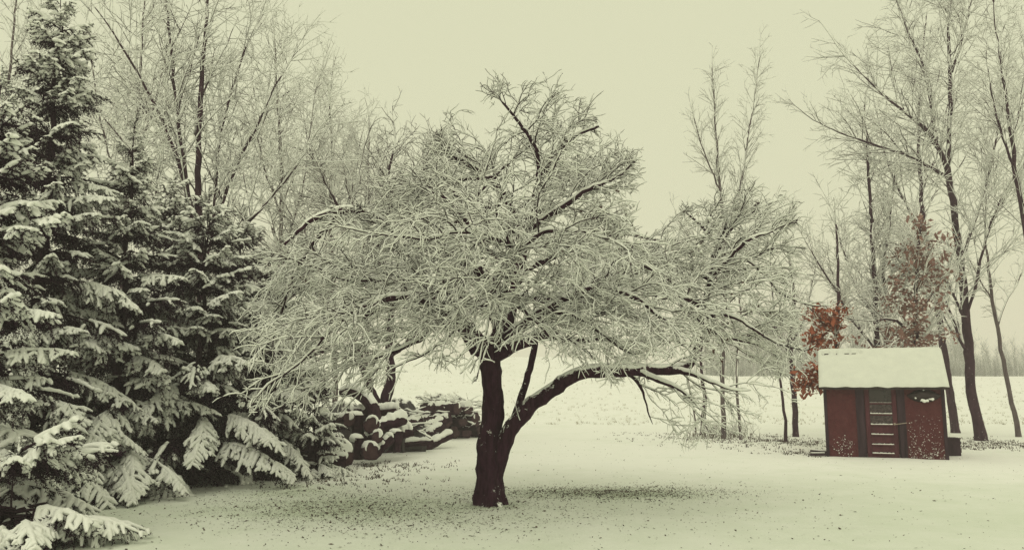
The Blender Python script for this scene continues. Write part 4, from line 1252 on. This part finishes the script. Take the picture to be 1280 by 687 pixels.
def shed():
    Y = 19.6
    g = base_at(1108, Y)
    root = empty('shed', g, R(-22))
    tag(root, 'small windowless red shed with a steep snow-covered roof and a slatted door', 'shed')
    HW, D, HE = 1.32, 1.75, 1.76          # half width, depth, height of the eaves
    yr, HR = D * .5, 2.50
    # walls
    bm = bmesh.new()
    panel_grid(bm, -HW + .06, -.60, -.05, HE, 0, .014, 1)
    panel_grid(bm, .47, HW - .06, -.05, HE, 0, .014, 2)
    for sx in (-1, 1):
        x0, x1 = sorted((sx * (HW - .02), sx * (HW - .14)))
        vs = [(0.14, -.05), (D, -.05), (D, HE), (yr, HR - .02), (.14, HE + .1)]
        a = [bm.verts.new((x0, y, z)) for y, z in vs]; b = [bm.verts.new((x1, y, z)) for y, z in vs]
        bm.faces.new(a); bm.faces.new(b[::-1])
        for i in range(5): bm.faces.new((a[i], b[i], b[(i + 1) % 5], a[(i + 1) % 5]))
    bx(bm, -HW + .145, HW - .145, D - .12, D - .003, -.05, HE)
    bmesh.ops.recalc_face_normals(bm, faces=bm.faces)
    bobj('wall', bm, ('red_plaster',), root)
    # posts, jambs and the dark board under the eave
    for sx in (-1, 1):
        bm = bmesh.new(); x0, x1 = sorted((sx * (HW + .012), sx * (HW - .062)))
        bx(bm, x0, x1, -.03, .10, -.05, HE - .004); bobj('corner_post', bm, ('dark_timber',), root, .008)
    for x0, x1 in ((-.605, -.415), (.305, .475)):
        bm = bmesh.new(); bx(bm, x0, x1, -.022, .11, -.05, HE - .09); bobj('door_jamb', bm, ('dark_timber',), root, .006)
    bm = bmesh.new(); bx(bm, -HW + .065, HW - .065, -.032, .09, HE - .088, HE + .03); bobj('eave_board', bm, ('dark_timber',), root, .006)
    # door
    bm = bmesh.new()
    dx0, dx1 = -.405, .295; dz1 = HE - .1
    bx(bm, dx0, dx1, .02, .06, 0.0, dz1)
    for x0, x1 in ((dx0 + .002, dx0 + .10), (dx1 - .10, dx1 - .002)):
        bx(bm, x0, x1, -.006, .018, .004, dz1 - .004)
    door = bobj('door', bm, ('door_red',), root, .004)
    zs = [1.30, 1.035, .78, .545, .31, .10]
    for z in zs:
        bm = bmesh.new(); bx(bm, dx0 + .102, dx1 - .102, -.014, .018, z - .035, z)
        lg = bobj('door_rail', bm, ('door_red',), door, .004)
        bm = bmesh.new()
        n = 16; rr = random.Random(int(z * 100))
        vs = []
        th = .022 if z < 1.2 else .008
        for i in range(n + 1):
            x = dx0 + .11 + (dx1 - dx0 - .22) * i / n
            h = th * rr.uniform(.6, 1.2); dpt = rr.uniform(.006, .012)
            vs.append([bm.verts.new((x, -.014 - dpt, z + .002)), bm.verts.new((x, -.014 - dpt * .4, z + h)), bm.verts.new((x, .012, z + h * 1.15)), bm.verts.new((x, .012, z + .002))])
        for i in range(n):
            for q in range(4): bm.faces.new((vs[i][q], vs[i + 1][q], vs[i + 1][(q + 1) % 4], vs[i][(q + 1) % 4]))
        bm.faces.new(vs[0]); bm.faces.new(vs[n][::-1])
        bobj('snow_strip', bm, ('snow',), lg, 0, True)
    for z0, z1, m in ((1.32, dz1 - .05, 'dark_glass'), (1.06, 1.255, 'grimy_glass'), (.805, .99, 'grimy_glass')):
        bm = bmesh.new(); bx(bm, dx0 + .108, dx1 - .108, .006, .0175, z0, z1); bobj('window_pane', bm, (m,), door)
    for z0, z1 in ((.57, .73), (.335, .50), (.125, .265)):
        bm = bmesh.new(); bx(bm, dx0 + .13, dx1 - .13, .008, .0175, z0 + .01, z1); bobj('door_panel', bm, ('door_red',), door, .004)
    # stick latch
    bm = bmesh.new(); bx(bm, .20, .50, -.055, -.035, .775, .797)
    bmesh.ops.rotate(bm, verts=bm.verts, cent=(.2, -.045, .78), matrix=Matrix.Rotation(R(-9), 3, 'Y'))
    bobj('latch', bm, ('stick',), door, .004)
    bm = bmesh.new(); bmesh.ops.create_uvsphere(bm, u_segments=10, v_segments=8, radius=.028)
    bmesh.ops.translate(bm, verts=bm.verts, vec=(.225, -.03, .80)); bobj('handle', bm, ('stick',), door, 0, True)
    # a narrow dark upright strip at the right jamb
    bm = bmesh.new(); bx(bm, .325, .40, -.075, -.045, -.03, .80)
    bmesh.ops.rotate(bm, verts=bm.verts, cent=(.36, -.06, 0), matrix=Matrix.Rotation(R(4), 3, 'X'))
    bobj('prop_board', bm, ('dark_timber',), root, .005)
    # dark eaves ornament: a drooping oval plate with snow on it
    bm = bmesh.new()
    n = 28; top, botm, ct = [], [], []
    for i in range(n + 1):
        t = i / n * 2 - 1
        x = .89 + t * .36
        zt = 1.62 - .15 * abs(t) ** 1.3 + .03 * (1 - t * t); zb = 1.50 - .18 * (1 - t * t) ** .8 - .03 * abs(t)
        d = -.03 - .13 * (1 - t * t) ** .6
        top.append(bm.verts.new((x, -.025, zt))); ct.append(bm.verts.new((x, d, (zt + zb) / 2 + .02))); botm.append(bm.verts.new((x, -.025, min(zb, zt - .004))))
    for i in range(n):
        bm.faces.new((top[i], top[i + 1], ct[i + 1], ct[i])); bm.faces.new((ct[i], ct[i + 1], botm[i + 1], botm[i])); bm.faces.new((botm[i], botm[i + 1], top[i + 1], top[i]))
    pl = bobj('wall_ornament', bm, ('dull_metal',), None, 0, True)
    pl.location = g; pl.rotation_euler = (0, 0, R(-22))
    tag(pl, 'dark oval basket-like thing hung on the right wall of the shed', 'wall ornament')
    for (x, z, r) in ((.76, 1.415, .024), (.90, 1.37, .042), (.95, 1.345, .05), (1.01, 1.355, .034), (1.07, 1.39, .038), (1.12, 1.395, .042), (.945, 1.60, .02)):
        bm = bmesh.new()
        bmesh.ops.create_icosphere(bm, subdivisions=2, radius=r, matrix=Matrix.Translation((x - .06, -.13 if z < 1.5 else -.07, z)) @ Matrix.Diagonal((1, .8, .75, 1)))
        for v in bm.verts: v.co += Vector((mnoise.noise(v.co * 18) * .02, 0, mnoise.noise(v.co * 15 + Vector((3, 0, 0))) * .02))
        bobj('snow_clump', bm, ('snow',), pl, 0, True)
    # snow blown onto the wall
    pts = []
    rd = random.Random(4)
    while len(pts) < 420:
        x = rd.uniform(.50, 1.24); z = 1.02 * rd.random() ** 1.5 + .02
        w = max(0, 1 - abs(x - .78 - .25 * max(0, .5 - z)) / .62) if z > .28 else 1
        if rd.random() < w * (1 - z * .55) and mnoise.noise((x * 6, z * 6, 1)) > -.28: pts.append((x, -.012, z))
    while len(pts) < 540:
        x, z = rd.gauss(-.90, .14), abs(rd.gauss(.26, .13))
        if -1.22 < x < -.64 and .02 < z < .55: pts.append((x, -.012, z))
    V, Fc = lumps(np.array(pts), 1., .7)
    sz = np.repeat(.004 + .014 * RNG.random(len(pts)) ** 2.2, 6)[:, None]; cc = np.repeat(np.array(pts), 6, axis=0)
    V = cc + (V - cc) * sz
    sp = link('snow_spatter', np_mesh('snow_spatter', [(V, Fc, 0)], True), root, ('snow',))
    sp['kind'] = 'stuff'
    # roof
    bm = bmesh.new()
    ov, ex, th = .20, .09, .05
    sl = (HR + .03 - HE) / yr
    pr = [(-ov, HE - ov * sl + .03), (yr, HR + .06), (D + ov, HE - ov * sl + .03)]
    pr2 = [(y, z + th) for y, z in pr]
    prof = pr + pr2[::-1]
    X0, X1 = -HW - ex, HW + ex
    a = [bm.verts.new((X0, y, z)) for y, z in prof]; b = [bm.verts.new((X1, y, z)) for y, z in prof]
    n = len(prof)
    for i in range(n): bm.faces.new((a[i], a[(i + 1) % n], b[(i + 1) % n], b[i]))
    for f in ((0, 1, 4, 5), (1, 2, 3, 4)):
        bm.faces.new([a[i] for i in f]); bm.faces.new([b[i] for i in f][::-1])
    bmesh.ops.recalc_face_normals(bm, faces=bm.faces)
    roof = bobj('roof', bm, ('roof_board',), root)
    # snow on both slopes
    nu, nv = 70, 40
    V = []; rd = random.Random(2)
    for i in range(nu + 1):
        u = i / nu; x = X0 - .012 + (X1 - X0 + .024) * u
        for j in range(nv + 1):
            t = j / nv * 2 - 1
            y = yr + t * (yr + ov + .02)
            zb = HR + .06 + th - abs(t) * (HR + .06 - (HE - ov * sl + .03))
            edge = min(1, (1 - abs(t)) * 9) ** .5 * min(1, min(u, 1 - u) * 30 + .35)
            s = .075 * edge * (1 + .25 * mnoise.noise((x * 2.2, y * 2.2, 1)) + .12 * mnoise.noise((x * 8, y * 8, 1)))
            s = max(s, .018)
            # a strip below the ridge, top left, where the snow has slid away
            if -.19 < t < -.07 and .02 < u < .36 and mnoise.noise((x * 6, y * 16, 4)) > -.12: s = -.02
            rnd = .03 * (1 - min(1, abs(t) * 8))
            lip = max(0, abs(t) - .8) * 5
            V.append((x, y + math.copysign(lip, t) * (.035 * mnoise.noise((x * 3.1, 0, 1)) + .018 * mnoise.noise((x * 11, 3, 1))), zb + s - rnd + lip * .025 * mnoise.noise((x * 4.3, 9, 1))))
    top = np.array(V); low = top.copy(); low[:, 2] -= .085
    i = np.arange(nu)[:, None] * (nv + 1) + np.arange(nv)[None, :]
    ft = np.stack([i, i + nv + 1, i + nv + 2, i + 1], -1).reshape(-1, 4)
    rim = [q for q in range(nv + 1)] + [(k * (nv + 1) + nv) for k in range(1, nu + 1)] + [nu * (nv + 1) + q for q in range(nv - 1, -1, -1)] + [k * (nv + 1) for k in range(nu - 1, 0, -1)]
    rim = np.array(rim); r2 = np.roll(rim, -1); nn = len(top)
    edge_low = top[rim].copy()
    edge_low[:, 2] -= .012
    VV = np.concatenate([top, edge_low]); m = len(rim)
    fr = np.stack([rim, r2, nn + (np.arange(m) + 1) % m, nn + np.arange(m)], -1)
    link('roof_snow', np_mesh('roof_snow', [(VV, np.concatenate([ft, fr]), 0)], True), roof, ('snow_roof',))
    # small bargeboards at the gables
    for sx in (-1, 1):
        bm = bmesh.new()
        x0, x1 = sorted((sx * (HW + ex + .014), sx * (HW + ex - .0)))
        pz = [(-ov, HE - ov * sl - .07), (yr, HR - .04), (yr, HR + .085), (-ov, HE - ov * sl + .06)]
        a = [bm.verts.new((x0, y, z)) for y, z in pz]; b = [bm.verts.new((x1, y, z)) for y, z in pz]
        bm.faces.new(a); bm.faces.new(b[::-1])
        for i in range(4): bm.faces.new((a[i], b[i], b[(i + 1) % 4], a[(i + 1) % 4]))
        bmesh.ops.recalc_face_normals(bm, faces=bm.faces)
        bobj('bargeboard', bm, ('dark_timber',), root)
    # snow drifted at the foot
    # dark crate
    cg = base_at(1190, 20.4)
    c = empty('crate', cg, R(-10)); tag(c, 'dark wooden crate standing on the snow against the right side of the shed', 'crate')
    bm = bmesh.new(); bx(bm, -.15, .15, -.2, .2, -.04, .40); bobj('crate_body', bm, ('dark_timber',), c, .008)
    bm = bmesh.new(); bx(bm, -.165, .165, -.215, .215, .403, .43); bobj('lid', bm, ('dark_timber',), c, .006)
    for z in (.08, .28):
        bm = bmesh.new(); bx(bm, -.16, .16, -.214, -.203, z, z + .07); bobj('slat', bm, ('dark_timber',), c, .004)
    # low boards left of the shed
    for q, (dx, dy, rz, lab) in enumerate(((0, 0, 8, 'lower dark board lying in the snow at the left foot of the shed'), (.06, .12, -12, 'crooked snow-dusted board lying behind the lower board at the left foot of the shed'))):
        bg = base_at(1024, 20.1)
        bm = bmesh.new(); bx(bm, -.22, .22, -.05, .05, .0, .06)
        o = bobj('board', bm, ('dark_timber', 'snow'), None, .006, False, (bg[0] + dx, bg[1] + dy, .012 + q * .05)); o.rotation_euler = (0, R(4 * q), R(rz))
        tag(o, lab, 'board', 'boards beside the shed')
        bm = bmesh.new(); bx(bm, -.20, .14, -.045, .045, .058, .085)
        bobj('snow_cap', bm, ('snow',), o, .01, True)
shed()

# ------------------------------------------------------------------ air, sky, sun, camera
def haze():
    bm = bmesh.new(); bx(bm, -200, 200, -20, 250, -2.5, 26)
    me = bpy.data.meshes.new('haze'); bm.to_mesh(me); bm.free()
    o = bpy.data.objects.new('haze', me); COL.objects.link(o)
    m = bpy.data.materials.new('haze_air'); m.use_nodes = True; nt = m.node_tree
    for n in list(nt.nodes):
        if n.type == 'BSDF_PRINCIPLED': nt.nodes.remove(n)
    v = nt.nodes.new('ShaderNodeVolumePrincipled')
    v.inputs['Color'].default_value = (.98, .90, .96, 1); v.inputs['Density'].default_value = .0023
    out = [n for n in nt.nodes if n.type == 'OUTPUT_MATERIAL'][0]
    nt.links.new(v.outputs[0], out.inputs['Volume'])
    me.materials.append(m)
    tag(o, 'pale winter haze over the whole place', 'haze', None, 'stuff')
haze()

SUN_EL, SUN_ROT = R(55), R(195)
w = bpy.data.worlds.new('World'); scene.world = w; w.use_nodes = True
nt = w.node_tree; bg = nt.nodes['Background']
sky = nt.nodes.new('ShaderNodeTexSky'); sky.sky_type = 'NISHITA'; sky.sun_disc = False
sky.sun_elevation = SUN_EL; sky.sun_rotation = SUN_ROT; sky.air_density = 2; sky.dust_density = 6
# an even overcast veil in front of the clear sky
nt.links.new(mixc(nt, .94, sky.outputs[0], (7.4, 7.45, 5.05)), bg.inputs['Color'])
bg.inputs['Strength'].default_value = .10

sd = bpy.data.lights.new('Sun', 'SUN'); sd.energy = .72; sd.angle = R(50); sd.color = (1, .96, .82)
so = bpy.data.objects.new('Sun', sd); COL.objects.link(so)
so.rotation_euler = (R(90) - SUN_EL, 0, math.pi - SUN_ROT + math.pi)
d = Vector((math.sin(SUN_ROT) * math.cos(SUN_EL), math.cos(SUN_ROT) * math.cos(SUN_EL), math.sin(SUN_EL)))
so.rotation_euler = d.to_track_quat('Z', 'Y').to_euler()

cd = bpy.data.cameras.new('Camera'); cam = bpy.data.objects.new('Camera', cd); COL.objects.link(cam)
cd.sensor_width = 36; cd.lens = 36 * F / W0; cd.clip_end = 1000; cd.clip_start = .05
cam.location = (0, 0, EYE); cam.rotation_euler = (R(90) + PITCH, 0, 0)
scene.camera = cam
vs = scene.view_settings
scene.display_settings.display_device = 'sRGB'
vs.view_transform = 'Standard'; vs.look = 'None'; vs.exposure = 0; vs.gamma = 1; vs.use_curve_mapping = False
scene.cycles.use_denoising = True
scene.cycles.denoising_prefilter = 'NONE'
scene.cycles.volume_bounces = 1
scene.cycles.max_bounces = 8
scene.cycles.diffuse_bounces = 5
